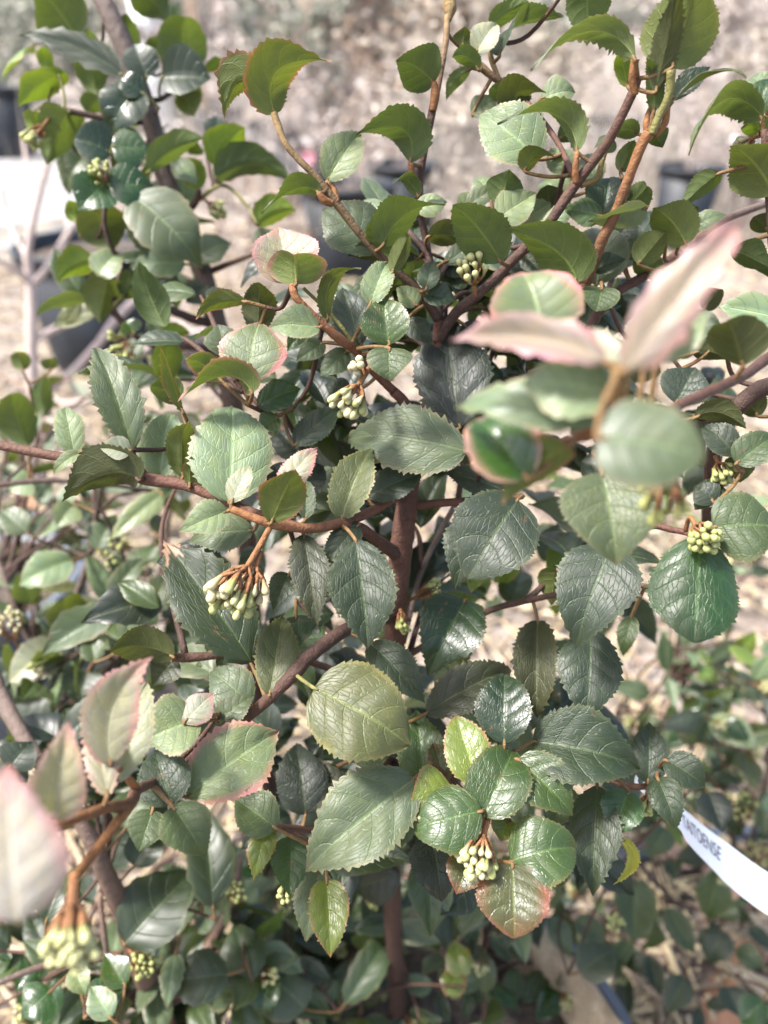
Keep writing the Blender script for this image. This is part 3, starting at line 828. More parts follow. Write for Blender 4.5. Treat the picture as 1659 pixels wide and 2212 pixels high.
def pink_flower(loc, r, label, colr=(.62, .16, .20)):
    e = empty('pink_flower', loc, label, 'flower', 'pink flowers far back')
    n = 6; mt = simple('pink_petal', colr, tuple(min(1, q * 1.25) for q in colr), 30, .6)
    V, F = tube(crom([Vector((loc.x, loc.y + .01, 0)), loc + Vector((.01, .005, -loc.z * .5)), loc], 5), [.003] * 11, 5)
    me = mesh('stalk', V, F, [M_DRY], origin=loc); vcol(me, 'Col', np.array((.25, .2, .12))); link('stalk', me, e, Matrix.Translation(loc))
    for k in range(n):
        a = 6.283 * k / n; d = Vector((math.cos(a), -.35, math.sin(a))).normalized(); s = Vector((-math.sin(a), 0, math.cos(a)))
        V = [loc, loc + d * r * .5 + s * r * .36, loc + d * r * .95 + s * r * .22, loc + d * r * 1.05, loc + d * r * .95 - s * r * .22, loc + d * r * .5 - s * r * .36]
        link('petal', mesh('petal', V, [(0, 1, 2, 3), (0, 3, 4, 5)], [mt], origin=loc), e, Matrix.Translation(loc))
pink_flower(at(664, 338, 2.75), .03, 'pale pink flower blurred above the top centre pot', (.65, .30, .33))
pink_flower(at(633, 92, 6.0), .06, 'small red pink flower blurred far back at the top', (.62, .22, .24))

# bare grey shrub at left
def bare_shrub():
    loc = on_height(62, 1010, 0); loc = at(70, 1010, 1.30); loc.z = 0
    e = empty('bare_shrub', loc, 'leafless pale grey twiggy shrub at the left edge before the black pot', 'shrub')
    Z = 1.30
    def br(pts):
        P = crom([at(x, y, z) for x, y, z, w in pts], 6); Rr = lin([w / 2 * z / FPX for x, y, z, w in pts], 6)
        V, F = tube(P, Rr, 8, rng, .05); me = mesh('branch', V, F, [M_BARK], origin=P[0]); vcol(me, 'Col', np.array((.46, .37, .33)))
        link('branch', me, e, Matrix.Translation(P[0]))
    br([(75, 1010, 1.42, 26), (72, 880, 1.34, 24), (68, 740, 1.3, 24), (66, 610, 1.28, 23), (60, 540, 1.26, 18), (85, 420, 1.24, 15), (110, 340, 1.22, 12), (135, 300, 1.22, 8)])
    A = at(75, 1010, 1.42); P = crom([A + UP * .01, A.lerp(Vector((A.x + .01, A.y + .02, -.02)), .5), Vector((A.x + .01, A.y + .02, -.02))], 5)
    V, F = tube(P, lin([.0111, .012, .014], 5), 8, rng, .05); me = mesh('stem_base', V, F, [M_BARK], origin=P[0]); vcol(me, 'Col', np.array((.46, .37, .33)))
    link('stem_base', me, e, Matrix.Translation(P[0]))
    br([(66, 615, 1.28, 18), (100, 580, 1.28, 16), (150, 500, 1.29, 14), (170, 470, 1.29, 9)])
    br([(66, 610, 1.28, 16), (30, 580, 1.25, 14), (-30, 545, 1.22, 12)])
    br([(70, 735, 1.3, 17), (130, 705, 1.31, 16), (200, 670, 1.33, 14), (260, 640, 1.35, 8)])
    br([(215, 740, 1.35, 16), (250, 690, 1.36, 18), (300, 640, 1.38, 15), (340, 600, 1.4, 9)])
    br([(72, 870, 1.34, 20), (150, 810, 1.35, 18), (215, 740, 1.35, 16)])
    br([(85, 420, 1.24, 10), (60, 360, 1.24, 8), (50, 300, 1.25, 6)])
    br([(64, 570, 1.27, 10), (20, 480, 1.3, 8), (5, 400, 1.3, 6)])
    br([(330, 740, 1.3, 16), (370, 700, 1.3, 18), (420, 720, 1.3, 14), (470, 700, 1.3, 10)])
    br([(72, 870, 1.34, 14), (200, 860, 1.33, 14), (330, 740, 1.3, 16)])
bare_shrub()

# fallen dry leaves on the ground
def fallen():
    rr = random.Random(21)
    t = attr_mat('fallen_leaf', .75, .1, .3, 90)
    spots = [(1262, 1985, .05, 'bright orange fallen leaf below the bronze leaf cluster'), (1195, 1962, .05, 'brown fallen leaf under the bronze leaf cluster'), (1480, 1850, .06, 'orange brown fallen leaf just left of the white label'),
             (1570, 2185, .075, 'large orange fallen leaf at the bottom right corner'), (1600, 1800, .05, 'fallen leaf lying by the hose above the white label'), (1555, 1885, .06, 'pinkish brown fallen leaf right under the white label strip'),
             (1440, 1700, .05, 'fallen leaf on the straw above the label loop'), (1400, 2040, .06, 'fallen leaf beside the main pot rim'), (1625, 2060, .05, 'small fallen leaf below the label at the right edge'),
             (1240, 1400, .05, 'fallen leaf seen between the stem and the hanging dark leaves'), (60, 1085, .07, 'fallen leaf on pale ground at the left under the long twig'), (30, 830, .08, 'fallen leaf on pale ground at the left edge below the black pot')]
    for x, y, s, lb in spots:
        p = on_height(x, y, .03); a = rr.uniform(0, 6.28); V = []; F = []
        c = rr.choice([(.36, .19, .11), (.38, .25, .18), (.30, .17, .10), (.34, .24, .18)])
        for i in range(7):
            u = i / 6; w = math.sin(math.pi * (u * .96 + .02)) ** .7 * .30
            for j in (-1, -.5, 0, .5, 1):
                V.append(Vector(((u - .5) * s, j * w * s, .35 * s * j * j * w + .12 * s * math.sin(u * 5 + j))))
        for i in range(6):
            for j in range(4): F.append((i * 5 + j, i * 5 + j + 1, i * 5 + j + 6, i * 5 + j + 5))
        me = mesh('fallen_leaf', V, F, [t]); vcol(me, 'Col', np.array(c))
        o = link('fallen_leaf', me, None, Matrix.Translation(p) @ Matrix.Rotation(a, 4, 'Z') @ Matrix.Rotation(rr.uniform(-.4, .4), 4, 'X'))
        tag(o, lb, 'dead leaf', 'fallen leaves on the straw')
fallen()
def rspray(pl, reg, zr, n, size, keys, pairs=(2, 3), buds=0.0, tail=0.10, flop=0.35, sag=0.12, down=False, kmax=None):
    x0, y0, x1, y1 = reg
    for i in range(n):
        if kmax and pl.leaves >= kmax: return
        x = rng.uniform(x0, x1); y = rng.uniform(y0, y1); z = rng.uniform(*zr) / 100
        E = at(x, y, z)
        if E.z < 0.06: continue
        base = pl.stems
        d = sorted(range(len(base)), key=lambda k: (base[k] - E).length + (0.06 if base[k].z > E.z else 0))
        A = base[d[min(rng.randrange(6), len(d) - 1)]]
        D = E - A
        mid = (A + E) / 2 + UP * sag * D.length + Vector((rng.uniform(-1, 1), rng.uniform(-1, 1), 0)) * 0.08 * D.length
        P = crom([A, mid, E], 10); nP = len(P)
        pl.twigw(P, [0.0016 * (1 - .55 * k / (nP - 1)) for k in range(nP)], BRD, BR, 'twig', 6, reg=False)
        np_ = rng.randint(*pairs); Lt = D.length
        st = max(0.15, 1 - tail / max(Lt, 1e-3))
        for k in range(np_):
            f = st + (1 - st) * (k + 1) / np_
            j = min(int(f * (nP - 1)), nP - 1); Q = P[j]; t = (P[j] - P[j - 1]).normalized()
            ang = k * math.pi / 2 + rng.uniform(-.5, .5)
            a = t.cross(UP); a = a.normalized() if a.length > 1e-3 else RGT; b = a.cross(t)
            for sg in (-1, 1):
                dr = (a * math.cos(ang) + b * math.sin(ang)) * sg
                dd = (dr * 0.8 + t * rng.uniform(.3, .8) + UP * rng.uniform(-.4, .25)).normalized()
                Ln = size * rng.uniform(0.6, 1.15)
                nn = (UP + t * 0.2 - FWD * .15 + Vector((rng.gauss(0, flop), rng.gauss(0, flop), rng.gauss(0, flop)))).normalized()
                B = Q + dd * 0.003
                pl.LW(B, B + dd * Ln * 1.08, nn, rng.uniform(.44, .6), rng.choice(keys))
        if rng.random() < buds:
            bud_cluster(pl, P[-1] + (P[-1] - P[-2]).normalized() * .012, P[-1], 10, .007, .0055)

def root(pl, x, y, z, w, c=BRD, dx=.01):
    """carry a stem straight on down into the ground"""
    A = at(x, y, z / 100); r = .86 * w / 2 * z / 100 / FPX
    E = Vector((A.x + dx, A.y + .03, -.02))
    P = crom([A + UP * .004, A.lerp(E, .5) + Vector((.004, -.004, 0)), E], 6)
    pl.twigw(P, lin([r, r * 1.08, r * 1.25], 6), c, c, 'stem_base', 12, reg=False)

# ================================================================== main shrub
main = Plant('viburnum_shrub', (.02, .279, .20), 'serrated leaved green shrub with brown stems in focus at the centre')
T = main.twig
# trunk, running down into the pot
T([(868, 2420, 64, 44), (862, 2212, 57.5, 44), (850, 2010, 49.9, 44), (845, 1801, 44.6, 46), (842, 1600, 40, 48), (848, 1450, 37.4, 52), (858, 1290, 35, 54), (866, 1190, 34, 58), (876, 1110, 33.6, 56), (886, 1040, 33.5, 48), (915, 930, 33.5, 40), (935, 830, 33.5, 34), (945, 760, 33.5, 30), (948, 690, 33, 26)], BRD, RED, 'trunk', 6, 14, .04)
# upper twigs
T([(948, 692, 33, 26), (910, 635, 32.4, 23), (850, 580, 31.8, 21), (790, 520, 31.2, 20), (720, 430, 30.6, 22), (680, 380, 30.3, 18), (622, 318, 30.0, 17), (600, 270, 30, 20), (592, 245, 30, 18)], BRD, TAN)
T([(948, 692, 33, 24), (936, 600, 33, 18), (920, 520, 33, 18), (905, 415, 32.6, 22), (915, 330, 32.2, 20), (935, 235, 31.8, 20), (940, 195, 31.6, 22)], BRD, BR)
T([(938, 225, 31.9, 18), (962, 95, 32.6, 16), (966, 35, 33, 15)], BR, TAN)
T([(970, 45, 33, 12), (972, 20, 33, 34), (970, -2, 33, 34), (966, -40, 33, 14)], TAN, TAN, 'terminal_bud')
T([(945, 740, 33.4, 28), (985, 675, 32.5, 26), (1040, 630, 31.8, 26), (1110, 560, 31, 26), (1180, 490, 30.3, 26), (1245, 395, 29.6, 28), (1310, 310, 28.8, 24), (1360, 215, 28, 24), (1377, 170, 27.6, 24)], BRD, BR)
T([(1225, 790, 33.5, 30), (1240, 710, 32.4, 30), (1252, 650, 31.8, 27), (1275, 590, 31, 26), (1300, 520, 30.2, 28), (1325, 470, 29.7, 24), (1352, 400, 29.1, 25), (1385, 315, 28.4, 26), (1402, 288, 28.2, 30)], BRD, OR)
T([(935, 880, 33.7, 30), (1040, 850, 34.6, 28), (1150, 810, 34.3, 28), (1225, 790, 33.5, 30), (1290, 680, 33.4, 26), (1330, 632, 33.3, 26), (1400, 592, 33.4, 24), (1470, 545, 33.8, 22)], BRD, BR)
T([(1470, 545, 33.8, 22), (1540, 490, 34.2, 20), (1600, 460, 34.6, 19), (1680, 432, 35, 18)], BR, GREY)
T([(850, 845, 32.6, 24), (800, 795, 31.4, 22), (765, 755, 30.6, 22), (740, 737, 30.1, 26), (705, 708, 29.6, 22), (660, 665, 29.2, 20), (638, 640, 29, 20), (632, 615, 29, 22)], RED, OR)
T([(905, 960, 33.5, 30), (880, 880, 33, 28), (850, 845, 32.6, 26)], BRD, RED)
T([(880, 1060, 33.6, 24), (780, 1115, 31, 24), (700, 1138, 29.6, 26), (640, 1140, 29, 24), (580, 1130, 28.7, 24), (500, 1100, 28.6, 20)], RED, OR)
T([(655, 1142, 29.3, 24), (560, 1112, 29.8, 24), (480, 1080, 30.2, 25), (400, 1048, 30.6, 27), (318, 1034, 30.8, 34), (210, 1000, 31, 26), (120, 985, 31.2, 25), (0, 962, 31.5, 24), (-60, 945, 31.7, 22)], RED, BR)
T([(316, 1032, 30.8, 20), (296, 1000, 30.6, 14), (286, 972, 30.5, 10)], BR, BRD)
T([(876, 1095, 33.6, 24), (940, 1088, 33.4, 22), (1060, 1078, 33, 20), (1130, 1072, 32.6, 16)], RED, BR)
T([(862, 1200, 34, 40), (815, 1168, 32.5, 30), (778, 1140, 31, 26), (740, 1135, 30, 24)], BRD, RED)
T([(852, 1330, 35.3, 38), (790, 1345, 33, 34), (735, 1368, 31, 36), (665, 1420, 29.8, 36), (640, 1448, 29.4, 40), (600, 1490, 29.2, 32), (545, 1540, 29.6, 28), (450, 1610, 30, 24), (370, 1665, 28.6, 22), (330, 1690, 26.6, 22), (295, 1705, 24.6, 28)], BRD, BR)
T([(845, 1440, 37, 18), (960, 1368, 35.6, 17), (1060, 1318, 34.4, 17), (1150, 1295, 33.5, 16), (1210, 1283, 33, 16), (1330, 1262, 32.6, 15), (1425, 1270, 32.4, 14)], BRD, BR)
T([(872, 1390, 37, 12), (905, 1250, 37, 15), (950, 1150, 36.6, 15), (990, 1080, 36.2, 14)], GREY, GREY)
T([(1225, 790, 33.5, 22), (1290, 950, 32.5, 18), (1375, 1112, 30.6, 16), (1430, 1138, 29.8, 17), (1480, 1150, 29.2, 15), (1510, 1160, 29, 13)], BRD, RED)
T([(842, 1650, 41, 26), (900, 1680, 37, 24), (980, 1700, 33, 22), (1045, 1745, 30, 22)], BRD, BR)
T([(842, 1700, 41, 24), (1000, 1660, 38, 22), (1150, 1640, 35.5, 20), (1300, 1680, 34, 18), (1385, 1700, 33, 16), (1425, 1670, 32.6, 14)], BRD, BR)
T([(845, 1760, 43, 24), (800, 1740, 40, 20), (720, 1790, 36, 18), (640, 1790, 34, 18), (590, 1785, 33, 16)], BRD, BR)
T([(565, 1400, 33.5, 18), (480, 1414, 33, 18), (410, 1420, 32.6, 26), (372, 1420, 32.4, 22)], BRD, BR)
T([(845, 1500, 38, 20), (700, 1440, 36, 18), (565, 1400, 33.5, 18)], BRD, BRD)
T([(1120, 200, 33.5, 22), (1070, 170, 33, 18), (1040, 145, 32.8, 20), (1012, 120, 32.7, 14)], BR, TAN)
T([(1078, 172, 33, 12), (1062, 130, 33, 14), (1056, 95, 33, 10)], TAN, TAN)
T([(1245, 395, 30, 16), (1200, 300, 32, 14), (1120, 200, 33.5, 18)], BR, BR)
# hero petioles (thick ones drawn as twigs)
T([(1372, 205, 27.8, 18), (1366, 170, 27.5, 19), (1372, 128, 27.2, 22)], OR, OR, 'petiole', reg=False)
T([(1408, 290, 28.1, 20), (1422, 255, 27.8, 20), (1445, 205, 27.4, 20), (1450, 150, 27, 24)], GRN, GRN, 'petiole', reg=False)
T([(1400, 292, 28.3, 20), (1396, 265, 28.2, 16), (1404, 235, 28.2, 12)], OR, OR, 'petiole', reg=False)
T([(1412, 292, 28.3, 20), (1435, 268, 28.2, 18), (1442, 232, 28.1, 16)], OR, OR, 'petiole', reg=False)
T([(906, 398, 32.4, 14), (892, 385, 32, 20), (887, 350, 31.6, 14)], OR, OR, 'petiole', reg=False)
T([(935, 240, 31.7, 18), (940, 205, 31.4, 24), (938, 176, 31.2, 14)], OR, OR, 'petiole', reg=False)
T([(1245, 395, 29.5, 18), (1243, 365, 29.2, 17), (1247, 328, 29, 13)], OR, OR, 'petiole', reg=False)
T([(1255, 400, 29.6, 16), (1290, 385, 29.7, 18), (1300, 350, 29.6, 14), (1315, 310, 29.4, 8)], TAN, GRN, 'petiole', reg=False)
T([(718, 440, 30.4, 18), (700, 432, 30.2, 22), (688, 415, 30, 14)], OR, OR, 'petiole', reg=False)
T([(728, 438, 30.6, 16), (722, 410, 30.6, 15), (706, 392, 30.5, 10)], OR, OR, 'petiole', reg=False)
T([(780, 762, 30.8, 10), (720, 685, 30.4, 10), (655, 622, 30, 9)], GRN, GRN, 'petiole', reg=False)

L = main.L
# --- top, twig A and B
L(595, 247, 716, 131, 80, 'u', 'redu', 30, m=(600, 152), fold=.25, eb=.5, tw=(-.92, -.5))
L(588, 240, 484, 262, 62, 'u', 'redu', 30.2, m=(520, 172), fold=.3, tw=(-.85, -.5))
L(706, 393, 778, 288, 84, 't', 'pale', 30.5, fold=.45)
L(887, 350, 768, 290, 74, 'u', 'dark', 31.6, m=(868, 280), fold=.2, tw=(-.85, -.45))
L(690, 418, 565, 462, 52, 'u', 'mid', 30, m=(640, 408), tw=(-.65, .75))
L(938, 180, 858, 124, 104, 'u', 'dark', 31.2, fold=.12, peak=.4, eb=.5)
L(934, 184, 872, 140, 80, 'u', 'shine', 32.4)
# --- upper right back twig
L(1034, 152, 976, 124, 40, 'u', 'mid', 32.4, m=(1005, 122))
L(1015, 150, 964, 218, 30, 'u', 'grey', 32.6, m=(985, 175))
L(1028, 118, 1073, 48, 58, 't', 'white', 32.6, fold=.4)
L(998, 104, 1005, 56, 44, 'u', 'olive', 33.5)
L(1058, 60, 1142, 2, 42, 'u', 'mid', 33)
L(1079, 122, 1218, 36, 62, 't', 'dark', 32.6, m=(1120, 55), fold=.4, tw=(.8, -.4))
L(1125, 240, 1180, 200, 70, 'u', 'olivd', 32, m=(1120, 200), tw=(-.9, -.4))
L(1085, 215, 1062, 185, 46, 'u', 'dark', 32.6)
L(1168, 215, 1243, 196, 64, 't', 'pale', 32)
L(1247, 328, 1074, 268, 64, 't', 'grey', 29, m=(1196, 246), fold=.35, tw=(-.7, .8))
L(1162, 345, 1033, 244, 128, 't', 'pale', 31.2, fold=.2)
L(1136, 372, 1202, 342, 38, 'u', 'redu', 30.4, m=(1156, 338), tw=(-.9, -.2))
L(1225, 372, 1190, 315, 58, 't', 'pale', 31.5)
L(1083, 442, 1100, 365, 84, 'u', 'dark', 31.6)
L(1060, 430, 1028, 380, 56, 't', 'pale', 32.6)
L(1190, 470, 1180, 400, 70, 'u', 'olivd', 33)
# --- twig D top
L(1372, 130, 1146, 152, 60, 't', 'pale', 27.0, m=(1275, 66), fold=.2, edge=.3, tw=(-.75, .75))
L(1450, 148, 1510, -52, 158, 'u', 'olive', 27, fold=.35, edge=0)
L(1415, 200, 1470, -40, 60, 'u', 'olivd', 27.4)
L(1268, -45, 1268, 100, 94, 'u', 'dark', 31)
L(1412, 242, 1398, 122, 38, 'u', 'mid', 27.9)
L(1356, 186, 1335, 112, 42, 'u', 'yellg', 29)
L(1445, 230, 1612, 168, 26, 'u', 'olive', 28.1, m=(1540, 160), r=55)
L(1448, 218, 1535, 142, 44, 't', 'dglos', 28.6)
L(1380, 290, 1284, 320, 46, 't', 'grey', 29.2, m=(1335, 282), tw=(-.6, .7))
L(1325, 300, 1290, 330, 44, 't', 'pale', 30)
L(1410, 288, 1432, 318, 46, 'u', 'dark', 29)
L(1340, 370, 1372, 300, 44, 'u', 'mid', 30.6)
L(1304, 466, 1318, 376, 92, 't', 'dglos', 30.6, fold=.4)
L(1300, 468, 1216, 452, 58, 't', 'fresh', 30.2)
L(1398, 448, 1268, 478, 56, 't', 'pale', 29.4, m=(1335, 465), tw=(.8, .3))
L(1482, 528, 1412, 450, 92, 'u', 'olive', 30.5, fold=.2, eb=.5)
L(1380, 572, 1442, 498, 64, 'u', 'olive', 31.2)
L(1450, 480, 1512, 450, 46, 'u', 'olivd', 32)
L(1490, 490, 1572, 462, 40, 't', 'pale', 32)
L(1246, 612, 1088, 494, 96, 'u', 'mid', 30, m=(1196, 540), fold=.2, tw=(-.95, -.35))
L(1082, 566, 980, 434, 112, 'u', 'dark', 30.4, fold=.1)
L(1075, 472, 1158, 418, 78, 't', 'pale', 31.4)
L(1288, 616, 1300, 480, 126, 't', 'grey', 32, fold=.35, quilt=.018)
L(1330, 520, 1368, 470, 60, 't', 'blue', 32.5)
L(1205, 300, 1255, 290, 40, 'u', 'dark', 32.5)
# --- paler leaves behind the upper right twigs
L(1150, 300, 1110, 215, 70, 't', 'pale', 33.5)
L(1020, 250, 1075, 215, 50, 't', 'grey', 33.5)
L(1230, 440, 1170, 385, 74, 't', 'pale', 33)
L(1130, 480, 1190, 440, 64, 't', 'pale', 32.6)
L(1290, 400, 1260, 330, 60, 't', 'grey', 33)
L(1350, 560, 1400, 500, 70, 't', 'grey', 33)
L(1420, 600, 1370, 560, 56, 'u', 'mid', 33)
L(1000, 470, 1040, 420, 60, 't', 'pale', 33)
# --- small crowded leaves where the upper twigs meet
L(1160, 508, 1236, 442, 42, 't', 'pale', 30.8, m=(1210, 462))
L(1010, 445, 1078, 402, 40, 't', 'grey', 32)
L(868, 548, 800, 478, 44, 'u', 'mid', 31.4, m=(820, 500), tw=(-.8, .4))
L(960, 566, 1012, 500, 40, 't', 'grey', 31.8, m=(1000, 540))
L(904, 425, 848, 398, 34, 'u', 'mid', 32, m=(876, 388), tw=(-.7, .6))
L(1326, 472, 1398, 402, 40, 'u', 'mid', 30.4, m=(1378, 424), tw=(-.8, .5))
L(1282, 582, 1352, 560, 44, 't', 'dark', 31.2)
L(1244, 640, 1172, 636, 46, 't', 'grey', 32)
L(1130, 548, 1176, 600, 44, 't', 'dark', 32)
L(812, 600, 760, 640, 44, 't', 'grey', 32.4)
L(880, 690, 930, 740, 50, 't', 'dark', 32.6)
L(900, 660, 856, 620, 46, 't', 'pale', 31.8)
L(700, 740, 640, 780, 46, 't', 'mid', 31.6)
L(660, 700, 620, 760, 40, 't', 'fresh', 32)
L(740, 700, 700, 640, 40, 't', 'pale', 31.6)
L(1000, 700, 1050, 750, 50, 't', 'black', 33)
L(760, 850, 700, 830, 46, 't', 'dark', 32.4)
L(600, 900, 560, 930, 50, 't', 'fresh', 31.6)
# --- top centre
L(818, 545, 694, 452, 118, 't', 'grey', 32.5, fold=.1)
L(826, 532, 962, 442, 78, 'u', 'dark', 30.6, m=(880, 462), fold=.2, tw=(-.9, .35))
L(900, 455, 966, 432, 50, 't', 'pale', 31.6)
L(846, 592, 886, 503, 40, 'u', 'olive', 30.4)
L(924, 512, 1003, 522, 58, 'u', 'olivd', 31.6)
L(920, 626, 934, 560, 48, 't', 'grey', 31)
L(915, 636, 987, 650, 48, 't', 'dglos', 31.6)
L(828, 560, 752, 548, 44, 'u', 'olivd', 32.3)
L(900, 560, 870, 500, 70, 't', 'blue', 34)
L(1030, 545, 985, 490, 70, 't', 'dark', 34)
L(960, 560, 1010, 600, 60, 't', 'blue', 34.5)
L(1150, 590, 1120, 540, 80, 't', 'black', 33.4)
# --- twig I
L(628, 612, 600, 488, 140, 't', 'pink', 29.4, fold=.25, eb=.5)
L(640, 614, 636, 548, 128, 'u', 'pinkg', 28.8, eb=.4, et=.5, fold=.35, up=1.2)
L(690, 708, 582, 700, 70, 't', 'pale', 29.3, fold=.35)
L(708, 688, 780, 580, 36, 'u', 'olive', 29.8, m=(716, 606), fold=.2, tw=(-.6, -.4))
L(780, 746, 738, 616, 84, 't', 'blue', 30.8, fold=.35)
L(840, 746, 828, 646, 104, 't', 'fresh', 30, fold=.3, quilt=.02)
L(840, 752, 842, 822, 98, 't', 'mid', 29.4, fold=.2, eb=.5)
L(800, 658, 838, 560, 64, 't', 'pale', 30.4, fold=.4)
L(992, 925, 962, 674, 162, 't', 'black', 32.2, fold=.2, quilt=.024, peak=.45)
L(752, 758, 690, 816, 54, 't', 'mid', 31.4)
L(556, 878, 650, 838, 66, 't', 'shine', 31.5)
L(535, 828, 560, 686, 140, 't', 'pinkg', 30.2, fold=.12, lean=-.1)
L(478, 822, 400, 770, 58, 'u', 'pinkg', 31)
L(545, 850, 384, 868, 62, 'u', 'pinkg', 29.8, m=(480, 812), tw=(-.9, .55))
L(495, 1086, 505, 858, 178, 't', 'pale', 29.6, fold=.16, quilt=.016, peak=.46)
L(500, 1086, 541, 998, 48, 't', 'white', 28.6)
L(410, 1052, 414, 985, 30, 'u', 'redu', 30.2)
L(635, 962, 736, 876, 64, 't', 'dark', 32)
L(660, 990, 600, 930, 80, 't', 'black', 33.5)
L(1008, 976, 733, 934, 142, 't', 'grey', 31, fold=.06, quilt=.010, peak=.42, vary=.02)
L(738, 1122, 802, 958, 88, 't', 'olive', 30.2, fold=.4)
L(793, 1072, 918, 1018, 74, 't', 'blue', 31.8)
L(586, 1130, 640, 1010, 100, 'u', 'redu', 28.4, fold=.1, c=.05)
L(606, 1062, 686, 962, 60, 't', 'pink', 28.2, pet=False, fold=.2)
L(660, 1122, 662, 1030, 42, 't', 'grey', 30.6, fold=.5)
L(1095, 1062, 962, 1020, 66, 't', 'blue', 32.6)
L(620, 1070, 590, 1000, 90, 't', 'black', 32.5)
L(640, 1060, 700, 1010, 80, 't', 'black', 33)
# --- left twig
L(286, 974, 204, 738, 92, 't', 'grey', 30.5, fold=.5, lean=.2, quilt=.018)
L(162, 984, 138, 870, 62, 't', 'pale', 31, fold=.3)
L(178, 976, 112, 1022, 28, 't', 'pale', 30.6)
L(282, 974, 216, 966, 52, 't', 'white', 30.2)
L(302, 1038, 134, 1084, 92, 'u', 'olivd', 30.2, fold=.25, eb=.45, m=(225, 1024), pc=BR)
L(396, 892, 344, 744, 26, 'u', 'redu', 30.4, r=40)
L(385, 868, 325, 830, 60, 'u', 'mid', 31.6)
L(345, 1032, 368, 884, 92, 't', 'pale', 31.4, fold=.5)
L(395, 1030, 400, 900, 60, 'u', 'olive', 31.2)
L(532, 652, 422, 682, 40, 'u', 'redu', 30.6)
L(555, 722, 560, 605, 74, 'u', 'olivd', 31.4)
L(490, 770, 470, 700, 80, 't', 'grey', 33)
# --- left centre
L(492, 1104, 384, 1152, 72, 't', 'pale', 28.6)
L(548, 1146, 402, 1164, 80, 't', 'grey', 29.4)
L(542, 1432, 352, 1166, 152, 't', 'dark', 30.2, fold=.12, tip=.14, peak=.46, vary=.02)
L(376, 1420, 236, 1402, 82, 'u', 'olivd', 32)
L(376, 1424, 330, 1480, 70, 't', 'olivd', 33)
L(582, 1502, 612, 1318, 90, 't', 'olive', 29, fold=.35)
L(655, 1155, 686, 1356, 82, 't', 'olivd', 29.4, fold=.4)
L(776, 1132, 698, 1222, 66, 't', 'dark', 30.4)
L(768, 1166, 796, 1402, 142, 't', 'dark', 29, fold=.22, quilt=.02, peak=.46, vary=.02)
L(625, 1240, 590, 1322, 58, 't', 'dark', 31)
L(622, 1424, 702, 1345, 90, 't', 'mid', 31)
L(640, 1330, 650, 1420, 90, 't', 'dark', 32)
L(678, 1486, 886, 1602, 206, 't', 'olive', 28.4, fold=.10, quilt=.016, peak=.46, eb=.48, et=.6, pc=GRN, vary=.02)
L(800, 1390, 918, 1520, 88, 't', 'dark', 31, fold=.25)
L(1005, 1296, 925, 1455, 140, 't', 'dglos', 35, fold=.3)
L(1015, 1300, 1000, 1448, 80, 'u', 'olive', 36)
L(1040, 1118, 980, 1268, 112, 't', 'blue', 32.4)
L(1118, 1080, 1010, 1250, 184, 't', 'blue', 30.6, fold=.1, quilt=.014, eb=.45, et=.55, vary=.02)
L(1322, 1180, 1240, 1394, 172, 't', 'blue', 29.6, fold=.12, quilt=.013, vary=.02)
L(1275, 1360, 1266, 1560, 132, 't', 'blue', 32, fold=.15, quilt=.02, vary=.02)
L(1162, 1342, 1160, 1552, 92, 't', 'olivd', 33.4, fold=.55)
L(1205, 1230, 1190, 1300, 70, 'u', 'olive', 33)
L(920, 1542, 1112, 1438, 96, 't', 'olivd', 31.6, fold=.3)
L(1510, 1164, 1498, 1390, 184, 't', 'shine', 28.2, fold=.0, edge=.35, quilt=.016, eb=.45, et=.5, peak=.5, vary=.02)
L(1538, 1140, 1690, 1140, 148, 't', 'mid', 28, fold=.1, eb=.45)
L(1365, 1330, 1345, 1415, 44, 't', 'mid', 34)
# --- lower right cluster
L(1090, 1608, 1090, 1454, 118, 't', 'dglos', 29.6, fold=.2, quilt=.02, peak=.46, et=.6)
L(1032, 1692, 984, 1546, 100, 't', 'lime', 29, fold=.25, eb=.5, et=.55)
L(1044, 1764, 1112, 1612, 136, 't', 'fresh', 28.2, fold=.3, et=.6)
L(1042, 1752, 892, 1790, 144, 't', 'fresh', 28, fold=.1, edge=.35, et=.55)
L(985, 1720, 882, 1760, 150, 't', 'lime', 28.8, pet=False)
L(1118, 1640, 1242, 1758, 116, 't', 'fresh', 29.4, fold=.3)
L(1150, 1602, 1388, 1652, 158, 't', 'dark', 30.2, fold=.35, quilt=.02, vary=.02)
L(918, 1694, 898, 1530, 104, 't', 'fresh', 31)
L(960, 1700, 935, 1600, 50, 't', 'bronz', 30.4)
L(898, 1680, 652, 1876, 176, 't', 'grey', 29, fold=.3, quilt=.02, peak=.46, vary=.02)
L(1102, 1862, 1246, 1826, 146, 't', 'fresh', 28, fold=.2, eb=.45, et=.5)
L(1106, 1866, 1112, 2024, 156, 't', 'bronz', 27.6, fold=.1, quilt=.02, eb=.45, et=.5)
L(1020, 1850, 985, 1932, 90, 't', 'bronz', 29)
L(930, 1800, 955, 1945, 112, 't', 'black', 31.4)
L(706, 1902, 714, 2068, 88, 't', 'lime', 30, fold=.4)
L(690, 1880, 660, 2035, 84, 't', 'grey', 33)
L(582, 1770, 546, 1902, 58, 't', 'lime', 31.6)
L(630, 1806, 625, 1935, 92, 't', 'shine', 32)
L(598, 1790, 506, 1724, 96, 't', 'mid', 31)
L(660, 1760, 640, 1600, 110, 't', 'black', 34.5)
L(760, 1640, 840, 1600, 90, 't', 'mid', 33.5)
L(735, 1770, 690, 1640, 90, 't', 'olivd', 34.5)
L(1290, 1696, 1280, 1934, 108, 't', 'dark', 31, fold=.25)
L(1230, 1700, 1190, 1790, 80, 't', 'grey', 32.5)
